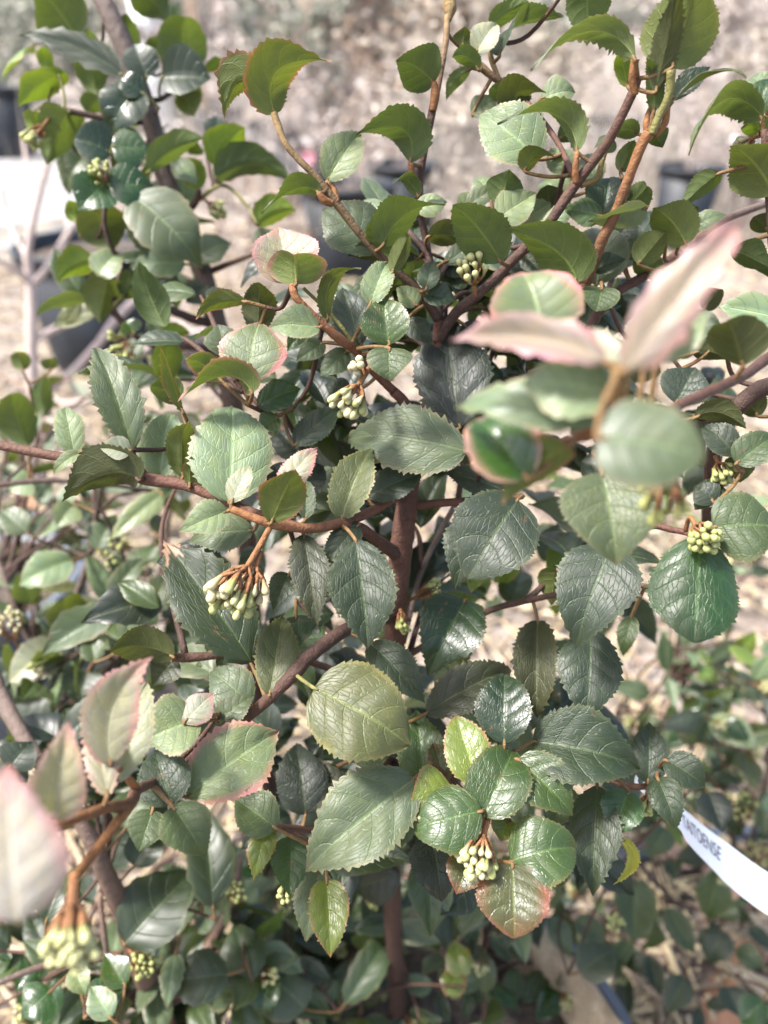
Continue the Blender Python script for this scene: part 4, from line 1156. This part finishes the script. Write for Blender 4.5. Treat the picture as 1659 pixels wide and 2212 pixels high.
L(1358, 1708, 1322, 1808, 90, 't', 'shine', 30.6)
L(1400, 1692, 1402, 1560, 84, 't', 'blue', 32)
L(1436, 1642, 1527, 1698, 76, 't', 'dark', 31.2)
L(1420, 1680, 1462, 1792, 72, 't', 'dark', 30.8)
L(1100, 1770, 1080, 1815, 60, 't', 'lime', 29.4)
L(1342, 1812, 1324, 1912, 26, 't', 'yell', 34, m=(1368, 1858))
# --- lower left shoot
T([(295, 1705, 24.4, 30), (278, 1738, 23.6, 34), (230, 1745, 22.6, 27), (165, 1768, 21.4, 27), (110, 1788, 20.4, 28)], BR, OR)
T([(285, 1735, 23.8, 28), (235, 1800, 22.2, 26), (175, 1880, 20.4, 26), (160, 1895, 20, 30)], OR, OR)
T([(292, 1700, 24.2, 22), (262, 1665, 23.4, 16), (240, 1650, 23, 14)], OR, OR)
L(240, 1650, 330, 1418, 120, 't', 'pink', 22.6, m=(248, 1520), fold=.35, dz=-.6)
L(232, 1720, 200, 1500, 66, 't', 'pink', 22.4, fold=.2)
L(246, 1692, 318, 1462, 96, 't', 'white', 23.2, fold=.3)
L(112, 1772, 148, 1562, 118, 't', 'pink', 20.2, fold=.3, dz=-.5)
L(40, 1990, 15, 1655, 210, 't', 'pinkl', 14.6, fold=.1, dz=-.3, pet=False)
T([(110, 1788, 20.4, 24), (70, 1880, 17.5, 22), (40, 1990, 14.6, 20)], OR, OR)
L(372, 1738, 332, 1618, 118, 't', 'dark', 26.4, fold=.25)
L(372, 1742, 440, 1842, 108, 't', 'mid', 26, fold=.2, et=.55)
L(404, 1722, 602, 1580, 156, 't', 'pinkg', 27, fold=.28, quilt=.02, peak=.48)
L(428, 1556, 312, 1600, 126, 't', 'pale', 27.6)
L(398, 1562, 462, 1496, 66, 't', 'pink', 27.2)
L(545, 1524, 452, 1446, 96, 't', 'grey', 29.4)
L(470, 1560, 550, 1500, 60, 't', 'grey', 28.6)
L(330, 1750, 300, 1840, 84, 't', 'mid', 27.5)
# buds
BUD(main, 500, 1282, 28.0, 66, 26, 562, 1178, 28.5, .0060, None, [(584, 1138, 28.7)], .0012)
BUD(main, 540, 1268, 28.4, 46, 12, 564, 1190, 28.6, .0060, 1, None, .0011)
BUD(main, 755, 868, 29.4, 44, 16, 790, 806, 30, .0058, None, [(800, 792, 31)], .0012)
BUD(main, 774, 792, 29.6, 20, 5, 792, 800, 30.5, .0056, 1)
BUD(main, 1018, 580, 30.8, 40, 11, 1028, 640, 31.8, .0052, 0)
BUD(main, 1030, 1858, 27.2, 50, 22, 1055, 1765, 28.6, .0050, None, [(1050, 1750, 29.5)], .0011)
BUD(main, 1520, 1160, 27.4, 40, 18, 1490, 1118, 28.6, .0050, 2, [(1480, 1150, 29.2)])
BUD(main, 1430, 1075, 19.5, 62, 12, 1455, 985, 18.4, .0050, 2)
BUD(main, 150, 2040, 18.4, 62, 30, 160, 1900, 19.9, .0048, 0, None, .0015)
BUD(main, 870, 1350, 34.4, 18, 7, 862, 1300, 35, .0040, 2)
BUD(main, 935, 1275, 35.4, 28, 9, 875, 1300, 35.6, .0038, 2)
BUD(main, 617, 1930, 33.5, 22, 7, 625, 1890, 34, .0045, 2)
BUD(main, 1395, 1745, 31.6, 22, 7, 1400, 1700, 32.4, .0045, 2)
# leaves deeper inside the crown
main.stems = list(main.pts)
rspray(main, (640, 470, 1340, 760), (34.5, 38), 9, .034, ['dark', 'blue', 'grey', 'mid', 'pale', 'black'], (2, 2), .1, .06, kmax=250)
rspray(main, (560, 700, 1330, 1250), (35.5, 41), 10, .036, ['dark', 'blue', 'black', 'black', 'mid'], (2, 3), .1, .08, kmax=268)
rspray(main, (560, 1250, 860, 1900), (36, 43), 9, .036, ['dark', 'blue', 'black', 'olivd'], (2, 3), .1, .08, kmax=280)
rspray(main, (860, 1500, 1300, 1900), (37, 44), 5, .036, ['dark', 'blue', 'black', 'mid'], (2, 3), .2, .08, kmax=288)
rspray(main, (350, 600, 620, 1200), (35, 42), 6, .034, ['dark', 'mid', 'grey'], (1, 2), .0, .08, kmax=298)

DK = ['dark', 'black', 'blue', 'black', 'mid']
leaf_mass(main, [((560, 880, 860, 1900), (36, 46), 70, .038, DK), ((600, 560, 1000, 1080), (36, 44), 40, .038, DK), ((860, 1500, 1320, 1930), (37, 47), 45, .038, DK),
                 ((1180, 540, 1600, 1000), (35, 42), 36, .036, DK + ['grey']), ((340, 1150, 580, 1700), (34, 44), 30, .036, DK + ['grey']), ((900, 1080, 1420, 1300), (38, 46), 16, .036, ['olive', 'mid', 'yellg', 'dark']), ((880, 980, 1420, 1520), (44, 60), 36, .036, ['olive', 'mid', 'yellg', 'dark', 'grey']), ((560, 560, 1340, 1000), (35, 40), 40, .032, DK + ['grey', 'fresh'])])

# ================================================================== shrub behind at upper left
ul = Plant('viburnum_shrub', at(520, 1180, .62), 'shrub behind at upper left with a thick bare brown stem and glossy leaves')
ul.o.location.z = max(ul.o.location.z, 0)
T = ul.twig; L = ul.L
T([(195, -60, 45, 44), (225, 5, 45, 48), (264, 90, 45.4, 50), (305, 200, 46, 48), (334, 290, 46.5, 46), (355, 380, 47, 46), (398, 470, 47.5, 46), (428, 560, 48, 48), (460, 670, 48.8, 52), (490, 800, 50, 52), (520, 1000, 53, 52), (540, 1250, 57, 50), (560, 1600, 64, 46)], GREY, BRD, 'trunk', 6, 14, .05)
T([(325, 262, 46.4, 18), (250, 262, 45.6, 16), (190, 248, 45, 15), (140, 238, 44.6, 14)], BRD, BRD)
T([(310, 215, 46, 16), (345, 215, 46.6, 13), (382, 190, 47, 12)], BRD, BRD)
T([(395, 465, 47.4, 20), (420, 440, 47, 18), (432, 410, 46.6, 12)], BRD, BR)
T([(425, 435, 47, 12), (480, 400, 46.6, 10), (530, 440, 46, 8), (556, 485, 45.6, 6)], GRN, GRN)
T([(445, 590, 48.4, 18), (490, 572, 48, 14), (560, 545, 47.4, 10)], BRD, BR)
T([(470, 700, 49, 26), (420, 690, 48, 24), (370, 670, 47, 20), (345, 665, 46.6, 14)], BRD, BRD)
T([(330, 290, 46.5, 16), (280, 380, 45, 14), (240, 400, 44, 12), (225, 480, 44, 12), (250, 560, 45, 11)], BRD, BRD)
T([(480, 760, 49.6, 22), (420, 750, 48.6, 18), (330, 745, 47.6, 14), (280, 720, 47, 12)], BRD, BR)
root(ul, 560, 1600, 64, 46)
K = dict(pc=GRN)
for a in (
 (265, 163, 40, 76, 56, 't', 'dark', 44, dict(m=(160, 100), fold=.3)),
 (166, 82, 72, -40, 118, 'u', 'mid', 47, {}), (208, 206, 188, 58, 72, 'u', 'mid', 47, {}), (280, 140, 272, 24, 56, 'u', 'mid', 48, {}),
 (288, -30, 362, 42, 92, 'u', 'dark', 46, {}), (402, 150, 396, 32, 106, 'u', 'mid', 47.5, dict(eb=.45, et=.5)), (440, 152, 498, 142, 26, 'u', 'yellg', 47.5, {}),
 (345, 120, 325, 80, 60, 'u', 'mid', 48, {}),
 (318, 168, 288, 94, 78, 't', 'blue', 45.2, {}), (350, 166, 456, 172, 96, 't', 'blue', 45, dict(fold=.4)), (128, 165, 38, 222, 62, 'u', 'yellg', 44.6, {}),
 (112, 190, 140, 150, 44, 'u', 'yellg', 45.5, {}), (150, 240, 100, 354, 88, 'u', 'mid', 44.4, dict(eb=.45)), (106, 152, 90, 98, 34, 'u', 'yellg', 46, {}),
 (75, 240, 70, 290, 40, 'u', 'yellg', 46, {}),
 (300, 192, 236, 285, 92, 't', 'dglos', 44.2, {}), (312, 204, 256, 166, 56, 't', 'dglos', 44, {}), (242, 332, 160, 300, 88, 't', 'dglos', 43.6, {}),
 (242, 318, 324, 322, 84, 't', 'shine', 43.4, dict(eb=.45)), (234, 400, 334, 402, 82, 't', 'shine', 43, dict(eb=.45)), (233, 394, 168, 456, 90, 't', 'shine', 43.2, {}),
 (205, 452, 245, 540, 106, 'u', 'olive', 44, {}), (286, 424, 440, 568, 134, 't', 'grey', 43.4, dict(fold=.15, vary=.02)), (320, 372, 446, 300, 54, 'u', 'mid', 44, dict(m=(376, 322))),
 (462, 360, 530, 276, 74, 'u', 'yellg', 46, {}), (465, 386, 634, 398, 66, 'u', 'dark', 45.5, dict(m=(550, 356))), (374, 344, 428, 402, 46, 't', 'pale', 45.6, {}),
 (430, 410, 400, 340, 60, 'u', 'yellg', 47, {}),
 (190, 245, 215, 205, 50, 'u', 'mid', 46, {}), (165, 480, 150, 430, 40, 'u', 'yellg', 45, {}), (206, 566, 122, 602, 62, 'u', 'yellg', 45, {}), (212, 596, 258, 540, 64, 't', 'pale', 44.4, dict(eb=.45)),
 (234, 600, 214, 694, 84, 'u', 'olive', 45.4, dict(eb=.45)), (262, 640, 335, 600, 54, 'u', 'dark', 46.4, {}), (400, 570, 280, 580, 60, 't', 'pale', 46, {}),
 (345, 660, 385, 600, 50, 't', 'dark', 47, {}), (350, 740, 410, 715, 40, 'u', 'yellg', 47.4, {}), (290, 720, 270, 690, 50, 't', 'fresh', 46.5, {}),
 (415, 560, 500, 520, 60, 't', 'grey', 47.4, {}), (560, 545, 600, 500, 60, 't', 'grey', 46.5, {}), (556, 488, 640, 450, 60, 'u', 'yellg', 46.4, {}),
 (300, 470, 330, 560, 70, 't', 'grey', 45.6, {}), (190, 480, 240, 470, 60, 'u', 'olive', 45.6, {}), (180, 340, 150, 380, 50, 't', 'mid', 46, {}),
 (380, 190, 440, 210, 60, 'u', 'yellg', 47.6, {}), (390, 200, 420, 250, 60, 'u', 'olive', 47.8, {}), (330, 560, 380, 640, 60, 't', 'dark', 47.6, {}), (450, 620, 400, 650, 60, 't', 'blue', 47.8, {})):
    L(*a[:8], **a[8], **K, hi=False)
BUD(ul, 72, 300, 45, 26, 9, 110, 250, 45, .0062, 2)
BUD(ul, 216, 372, 42.6, 30, 11, 240, 400, 43.6, .0056, 2)
BUD(ul, 470, 455, 47, 26, 9, 435, 425, 46.8, .0062, 2)
BUD(ul, 270, 755, 47.5, 50, 18, 300, 740, 47.4, .0062, 2)
ul.stems = list(ul.pts)
rspray(ul, (40, 0, 480, 330), (47, 52), 7, .030, ['mid', 'olive', 'yellg', 'dark', 'grey'], (1, 2), .2, .06)
rspray(ul, (120, 330, 560, 700), (47, 53), 8, .030, ['mid', 'olive', 'grey', 'dark', 'yellg'], (1, 2), .2, .06)
ul.stems = list(ul.pts)[40:]
rspray(ul, (260, 720, 520, 1050), (50, 60), 7, .036, ['mid', 'grey', 'dark', 'olive'], (2, 3), .2, .09)

# ================================================================== neighbour at right, with the blurred front shoot
rt = Plant('viburnum_shrub', at(1760, 1500, .42), 'shrub at the right edge with a blurred pink tinged shoot close to the lens')
T = rt.twig; L = rt.L
T([(1800, 1500, 42, 46), (1780, 1200, 36, 46), (1740, 980, 33, 46), (1680, 835, 31, 44), (1575, 900, 31.6, 44), (1540, 1000, 34, 40), (1530, 1150, 38, 34)], BRD, BRD, 'trunk', 6, 12)
T([(1720, 900, 31.5, 40), (1690, 770, 27, 30), (1600, 815, 24, 27), (1475, 872, 20.5, 26), (1380, 915, 17.6, 26), (1330, 915, 16.4, 34)], BRD, RED)
T([(1330, 915, 16.4, 40), (1338, 860, 15.9, 44), (1342, 800, 15.2, 50)], OR, TAN)
T([(1335, 915, 16.4, 34), (1290, 925, 17, 30), (1235, 952, 18, 30), (1215, 960, 18.4, 24)], OR, RED)
T([(1740, 980, 33, 26), (1680, 640, 32, 22), (1660, 400, 31, 20), (1650, 280, 30.6, 16)], BRD, BR)
root(rt, 1800, 1500, 42, 46, dx=.16)
L(1172, 722, 1128, 578, 192, 't', 'pinkg', 21, fold=.15, eb=.45, pet=False, hi=False)
L(1312, 784, 972, 735, 84, 't', 'pinkw', 15.4, fold=.5, m=(1140, 728), hi=False)
L(1346, 806, 1604, 474, 112, 't', 'pinkw', 14.6, fold=.35, dz=-.8, hi=False)
L(1320, 852, 1128, 826, 146, 't', 'pale', 16, fold=.12, hi=False)
L(1300, 905, 972, 866, 100, 't', 'pale', 16.8, fold=.2, hi=False)
L(1290, 942, 1524, 985, 196, 't', 'grey', 14.6, fold=.12, eb=.45, et=.5, hi=False)
L(1142, 1034, 1026, 896, 156, 't', 'dgpk', 18.4, fold=.3, hi=False)
L(1232, 962, 1086, 1084, 96, 'u', 'redu', 17.6, fold=.3, hi=False)
L(1340, 800, 1275, 705, 60, 't', 'white', 15.6, hi=False)
L(1420, 784, 1525, 668, 92, 't', 'pale', 18, hi=False)
L(1395, 780, 1480, 640, 70, 't', 'pale', 17.4, hi=False)
L(1300, 1020, 1335, 1215, 206, 't', 'grey', 23.5, fold=.25, hi=True)
L(1605, 792, 1572, 684, 124, 'u', 'olivd', 23, hi=False)
L(1460, 872, 1502, 792, 108, 't', 'blue', 31, fold=.3)
L(1500, 762, 1570, 772, 52, 'u', 'olivd', 32)
L(1690, 690, 1548, 662, 70, 't', 'pale', 28, hi=False)
L(1520, 668, 1562, 624, 46, 'u', 'olivd', 33)
L(1502, 902, 1612, 926, 50, 'u', 'olivd', 30.4, m=(1555, 892))
L(1588, 982, 1514, 914, 66, 't', 'blue', 30)
L(1590, 1002, 1680, 934, 76, 't', 'mid', 29.6)
L(1590, 990, 1600, 1040, 60, 'u', 'olive', 30.6)
L(1300, 622, 1288, 672, 82, 't', 'mid', 30.4, eb=.4, et=.5, up=1.0)
L(1648, 258, 1488, 336, 76, 't', 'grey', 30.4, m=(1560, 218), fold=.2, edge=.3, tw=(-.75, .6))
L(1640, 250, 1660, 165, 60, 't', 'shine', 31)
L(1650, 200, 1625, 160, 50, 't', 'pale', 31.6)
L(1655, 290, 1600, 270, 46, 'u', 'yellg', 31.5)
L(1670, 420, 1578, 312, 116, 'u', 'olive', 30.6, fold=.1)
L(1556, 374, 1474, 444, 48, 'u', 'mid', 30.8)
L(1660, 500, 1625, 470, 50, 'u', 'olivd', 32)
L(1640, 560, 1660, 600, 50, 'u', 'dark', 32)
L(1580, 540, 1660, 580, 60, 'u', 'dark', 31.6)
L(1530, 760, 1480, 700, 60, 't', 'mid', 32)
L(1600, 700, 1640, 640, 60, 't', 'mid', 30)
L(1560, 1050, 1500, 1100, 60, 't', 'dark', 31)
L(1640, 900, 1600, 860, 60, 'u', 'olivd', 32.5)
L(1545, 1085, 1500, 1050, 60, 't', 'blue', 30.6)
BUD(rt, 1560, 1020, 30.8, 34, 10, 1545, 985, 31.2, .0050, 2)
BUD(rt, 1610, 310, 31.6, 22, 6, 1640, 290, 31.2, .0050, 1)

# ================================================================== low shrubs
GN = ['dark', 'blue', 'mid', 'grey', 'mid', 'grey', 'shine', 'grey', 'pale']
def low(loc, label, stems, bark=BRD):
    p = Plant('viburnum_shrub', loc, label, group='low shrubs round the main one')
    for s in stems: p.twig(s, bark, GREY, 'branch')
    p.stems = list(p.pts); return p
g = at(330, 2420, .62)
ll = low(Vector((g.x, g.y, .16)), 'low shrub at bottom left with a thick curved brown stem', [
 [(420, 2420, 60, 66), (340, 2180, 50, 62), (295, 2060, 45, 56), (262, 1960, 42, 52), (225, 1880, 40, 46), (190, 1800, 39, 40), (120, 1700, 39, 34), (20, 1540, 41, 40), (-40, 1400, 43, 40)],
 [(340, 2180, 52, 40), (430, 2080, 50, 30), (500, 1950, 49, 22), (520, 1850, 48, 14)],
 [(295, 2060, 47, 26), (120, 2080, 44, 18), (-20, 2130, 42, 14)],
 [(262, 1960, 43, 12), (218, 1930, 42, 14), (228, 2040, 42, 15), (240, 2120, 43, 16)]], (.15, .088, .058))
for a in ((268, 2040, 420, 1880, 140, 't', 'dark', 40.5, dict(fold=.2, quilt=.024)), (495, 2105, 358, 2125, 106, 't', 'blue', 44, {}), (545, 2120, 505, 1990, 96, 't', 'mid', 46, {}), (380, 2060, 360, 2180, 50, 't', 'pale', 44, {}),
          (420, 1640, 390, 1780, 0, 't', 'dark', 44, {}), (460, 1960, 440, 1740, 96, 't', 'dark', 42, {}), (110, 2140, 45, 2200, 90, 't', 'shine', 40, {}), (200, 2180, 260, 2120, 80, 't', 'shine', 38, {}), (240, 2200, 195, 2130, 60, 't', 'pale', 37, {}),
          (270, 2130, 225, 2060, 60, 't', 'fresh', 38.5, {}), (160, 2090, 185, 2150, 50, 't', 'pale', 39, {}), (100, 1990, 130, 1900, 50, 't', 'dark', 38, {}), (290, 1870, 340, 1790, 80, 't', 'dark', 42, {}), (270, 1790, 300, 1700, 80, 't', 'mid', 41, {}),
          (440, 1940, 470, 1900, 50, 't', 'lime', 43, {}), (20, 1660, 70, 1600, 80, 't', 'blue', 38, {}), (0, 1640, 60, 1690, 70, 't', 'blue', 38.5, {})):
    if a[4]: ll.L(*a[:8], **a[8], hi=False)
root(ll, 420, 2420, 60, 66, (.15, .088, .058))
BUD(ll, 310, 2080, 41, 34, 14, 275, 2050, 43, .0055, 2)
BUD(ll, 510, 1930, 46, 26, 9, 500, 1960, 48, .0055, 2)
rspray(ll, (-40, 2040, 240, 2212), (42, 50), 9, .032, GN + ['shine', 'pale'], (2, 3), .3, .09)
rspray(ll, (300, 1850, 620, 2212), (46, 62), 16, .034, GN, (2, 3), .4, .1)
rspray(ll, (0, 1500, 330, 1900), (42, 52), 10, .036, ['dark', 'blue', 'mid', 'black', 'dark'], (2, 3), .3, .09)
g = at(-60, 1900, .85)
lf = low(Vector((g.x, g.y, .12)), 'low shrub at the left edge with pale sunlit leaves below the long twig', [
 [(-60, 1900, 76, 30), (20, 1650, 66, 28), (90, 1450, 58, 26), (160, 1300, 54, 20), (200, 1180, 53, 14)],
 [(20, 1650, 66, 20), (200, 1480, 58, 18), (330, 1330, 54, 14), (420, 1240, 53, 10)],
 [(90, 1450, 58, 16), (20, 1280, 58, 14), (-20, 1160, 60, 12)],
 [(-10, 1048, 46, 14), (100, 1038, 46, 14), (220, 1045, 47, 13), (330, 1060, 49, 12)],
 [(200, 1180, 53, 14), (210, 1110, 50, 13), (220, 1045, 47, 13)]])
for a in ((245, 1320, 86, 1414, 76, 't', 'grey', 46, {}), (266, 1382, 326, 1264, 56, 't', 'grey', 43, {}), (240, 1292, 310, 1204, 50, 't', 'grey', 47, {}), (156, 1210, 38, 1262, 80, 't', 'pale', 50, {}), (352, 1068, 238, 1166, 52, 't', 'pale', 48, {}),
          (60, 965, 20, 842, 80, 'u', 'mid', 46, {}), (130, 1400, 20, 1470, 90, 't', 'white', 52, {}), (60, 1150, 0, 1100, 60, 't', 'grey', 52, {}), (180, 1380, 130, 1290, 90, 'u', 'olive', 52, {}), (210, 1190, 250, 1110, 70, 't', 'mid', 50, {}),
          (190, 1450, 170, 1520, 90, 't', 'dark', 50, {}), (205, 1430, 195, 1370, 50, 't', 'mid', 44, {}), (330, 1320, 360, 1240, 70, 't', 'grey', 50, {}), (100, 1580, 20, 1530, 100, 't', 'dark', 50, {}), (50, 800, 40, 758, 40, 'u', 'olive', 50, {}), (110, 800, 108, 772, 34, 'u', 'olive', 50, {}),
          (280, 1290, 340, 1350, 66, 't', 'grey', 47, {}), (70, 1040, 20, 1060, 60, 't', 'pale', 50, {}), (160, 1090, 120, 1140, 60, 't', 'pale', 50, {})):
    lf.L(*a[:8], **a[8], hi=False)
root(lf, -60, 1900, 76, 30)
BUD(lf, 20, 1345, 50, 40, 14, 40, 1400, 52, .006, 1)
BUD(lf, 240, 1195, 50, 34, 10, 215, 1180, 52, .006, 2)
rspray(lf, (-20, 1020, 430, 1300), (52, 70), 11, .038, ['grey', 'mid', 'pale', 'grey', 'olive'], (1, 3), .3, .1)
rspray(lf, (-20, 1300, 400, 1600), (48, 66), 13, .038, ['grey', 'mid', 'dark', 'pale', 'blue'], (2, 3), .25, .1)
rspray(lf, (-20, 900, 420, 1250), (56, 75), 12, .028, ['grey', 'mid', 'pale', 'olive', 'dark'], (2, 3), .3, .08)
rspray(lf, (-20, 780, 330, 1020), (62, 90), 9, .036, ['mid', 'olive', 'grey', 'pink'], (1, 2), .2, .1)
g = at(760, 2500, .80)
lm = low(Vector((g.x, g.y, .10)), 'low leafy shrub behind the main stem at bottom centre', [
 [(700, 2450, 84, 40), (660, 2250, 72, 36), (640, 2100, 66, 28), (600, 1950, 62, 20), (590, 1850, 60, 12)],
 [(660, 2250, 72, 26), (760, 2080, 66, 22), (800, 1960, 63, 16), (820, 1850, 62, 10)],
 [(700, 2450, 84, 34), (980, 2260, 72, 34), (1040, 2090, 66, 26), (1060, 1980, 63, 18), (1140, 1880, 62, 12)],
 [(980, 2260, 72, 20), (1120, 2180, 66, 18), (1180, 2080, 63, 12)]])
rspray(lm, (480, 1880, 860, 2212), (50, 64), 24, .035, GN, (2, 3), .4, .1)
rspray(lm, (860, 1900, 1230, 2212), (52, 66), 18, .034, GN, (2, 3), .35, .1)
rspray(lm, (560, 1700, 1000, 1950), (56, 66), 8, .038, ['dark', 'blue', 'mid'], (2, 3), .2, .1)
for a in ((745, 2170, 860, 2000, 70, 't', 'mid', 50, {}), (1000, 2110, 980, 2030, 60, 't', 'lime', 50, dict(fold=.2)), (965, 2150, 1005, 2075, 54, 't', 'lime', 51, {}), (660, 2180, 560, 2090, 120, 't', 'grey', 50, {}), (590, 2110, 560, 2190, 60, 't', 'shine', 47, {})):
    lm.L(*a[:8], **a[8], hi=False)
g = at(1600, 2100, 1.0)
lr = low(Vector((g.x, g.y, .02)), 'low open shrub growing from the straw at the right', [
 [(1640, 2140, 100, 16), (1500, 1990, 88, 16), (1400, 1890, 80, 14), (1330, 1800, 76, 11)],
 [(1640, 2140, 100, 14), (1600, 1900, 92, 15), (1560, 1700, 84, 13), (1500, 1560, 80, 12), (1440, 1440, 78, 9)],
 [(1600, 1900, 92, 12), (1660, 1650, 84, 12), (1640, 1450, 82, 10)],
 [(1560, 1700, 84, 10), (1420, 1640, 78, 9), (1330, 1540, 76, 8)],
 [(1500, 1990, 88, 10), (1380, 2060, 80, 9), (1280, 2010, 76, 8)]])
rspray(lr, (1260, 1360, 1680, 1780), (64, 92), 26, .040, GN + ['pale', 'olive', 'yellg'], (1, 3), .5, .1)
rspray(lr, (1230, 1850, 1680, 2200), (62, 86), 16, .038, ['dark', 'mid', 'blue', 'mid'], (1, 2), .25, .1)
for a in ((1375, 1900, 1370, 2040, 90, 't', 'mid', 62, {}), (1440, 1960, 1500, 2060, 56, 't', 'mid', 64, {}), (1560, 2010, 1530, 2080, 70, 't', 'blue', 64, {}), (1240, 1990, 1310, 2030, 50, 't', 'mid', 58, {}), (1250, 2100, 1330, 2050, 80, 't', 'dark', 52, {}),
          (1480, 2110, 1440, 2190, 60, 't', 'dark', 60, {}), (1590, 2050, 1650, 2090, 50, 't', 'mid', 66, {}), (1570, 2130, 1600, 2200, 60, 't', 'blue', 62, {}), (1650, 2160, 1600, 2210, 60, 't', 'shine', 56, {}), (1530, 1710, 1560, 1800, 70, 't', 'black', 48, {}), (1440, 1790, 1400, 1850, 60, 't', 'mid', 56, {})):
    lr.L(*a[:8], **a[8], hi=False)
rspray(lr, (1380, 1080, 1680, 1420), (60, 85), 12, .028, GN + ['olive', 'yellg'], (2, 3), .3, .08)
rspray(lr, (1240, 1450, 1680, 1760), (60, 80), 10, .028, GN, (2, 3), .4, .08)
BUD(lr, 1330, 1990, 52, 22, 10, 1330, 1960, 56, .006, 2)
BUD(lr, 1600, 1740, 62, 40, 16, 1600, 1800, 66, .006, 2)
BUD(lr, 1640, 1840, 64, 34, 12, 1640, 1880, 68, .006, 2)

# ================================================================== hanging plant label
def label():
    pts = [(1392, 1712, 33.6, 12), (1412, 1730, 34.6, 20), (1440, 1752, 36.2, 44), (1470, 1774, 38.0, 74), (1515, 1816, 40.0, 76), (1555, 1851, 41.2, 76), (1592, 1882, 41.6, 77), (1630, 1911, 41.6, 78), (1680, 1942, 41.2, 84), (1740, 1970, 40.4, 84), (1820, 1996, 39, 84)]
    seg = 14
    P = crom([at(x, y, z / 100) for x, y, z, w in pts], seg); W = lin([w * z / 100 / FPX for x, y, z, w in pts], seg)
    n = len(P); Tn = [(P[min(i + 1, n - 1)] - P[max(i - 1, 0)]).normalized() for i in range(n)]
    Nn = []; Sd = []
    for i in range(n):
        c = (CAM - P[i]).normalized() + UP * .9
        b = c.cross(Tn[i]).normalized(); Sd.append(b); Nn.append(Tn[i].cross(b).normalized())   # b points across the strip, N out of its face
    if Sd[n // 2].dot(UP) < 0: Sd = [-q for q in Sd]
    Nn = [q if q.dot(CAM - P[i]) > 0 else -q for i, q in enumerate(Nn)]
    th = .00025; V = []; F = []
    for i in range(n):
        for sg, k in ((-1, 1), (1, 1), (1, -1), (-1, -1)): V.append(P[i] + Sd[i] * W[i] / 2 * sg + Nn[i] * th * k)
    for i in range(n - 1):
        for k in range(4): F.append((i * 4 + k, i * 4 + (k + 1) % 4, i * 4 + 4 + (k + 1) % 4, i * 4 + 4 + k))
    F += [(0, 1, 2, 3), tuple((n - 1) * 4 + k for k in (3, 2, 1, 0))]
    t = NT('white_label_plastic'); b = t.pbsdf((.80, .81, .82), .35, None, .5); mw = t.out(b.outputs[0])
    o = empty('plant_label', P[0], 'white plastic strip label with black capital lettering hanging at lower right', 'plant label')
    link('label_strip', mesh('label_strip', V, F, [mw], False, P[0]), o, Matrix.Translation(P[0]))
    # loop round the twig
    lp = [P[0] + Vector((0, 0, 0)), P[0] + UPV * .004 - RGT * .003 + FWD * .002, P[0] + UPV * .007 + FWD * .006, P[0] + UPV * .004 + RGT * .004 + FWD * .009, P[0] + FWD * .003]
    v, f = tube(crom(lp, 5), [.0008] * 21, 6); link('loop', mesh('loop', v, f, [mw], origin=P[0]), o, Matrix.Translation(P[0]))
    # lettering
    cu = bpy.data.curves.new('lettering', 'FONT'); cu.body = 'TAITOENSE'; cu.size = 1.0; cu.align_x = 'LEFT'
    tmp = bpy.data.objects.new('lettering_tmp', cu); col.objects.link(tmp)
    dg = bpy.context.evaluated_depsgraph_get(); tm = bpy.data.meshes.new_from_object(tmp.evaluated_get(dg))
    bpy.data.objects.remove(tmp); bpy.data.curves.remove(cu)
    co = np.array([v.co[:] for v in tm.vertices]); w = co[:, 0].max(); hh = co[:, 1].max()
    cum = [0]
    for i in range(1, n): cum.append(cum[-1] + (P[i] - P[i - 1]).length)
    def near(x, y):
        return min(range(n), key=lambda i: abs(((P[i] - CAM).dot(RGT) / (P[i] - CAM).dot(FWD)) * FPX + 829.5 - x))
    s0 = cum[near(1474, 1765)]; s1 = cum[near(1556, 1850)]
    hgt = (s1 - s0) / w * .95
    X = s0 + co[:, 0] / w * (s1 - s0); Y = (co[:, 1] - hh * .5) * hgt
    V = []
    for x, y in zip(X, Y):
        i = max(j for j in range(n - 1) if cum[j] <= x + 1e-9); f = (x - cum[i]) / (cum[i + 1] - cum[i])
        V.append(P[i].lerp(P[i + 1], f) + Sd[i].lerp(Sd[i + 1], f) * (y + .0012) + Nn[i].lerp(Nn[i + 1], f) * (th + .00035))
    t = NT('label_ink'); b = t.pbsdf((.12, .12, .13), .6, None, .2); mi = t.out(b.outputs[0])
    link('lettering', mesh('lettering', V, [tuple(p.vertices) for p in tm.polygons], [mi], False, P[0]), o, Matrix.Translation(P[0]))
    bpy.data.meshes.remove(tm)
label()
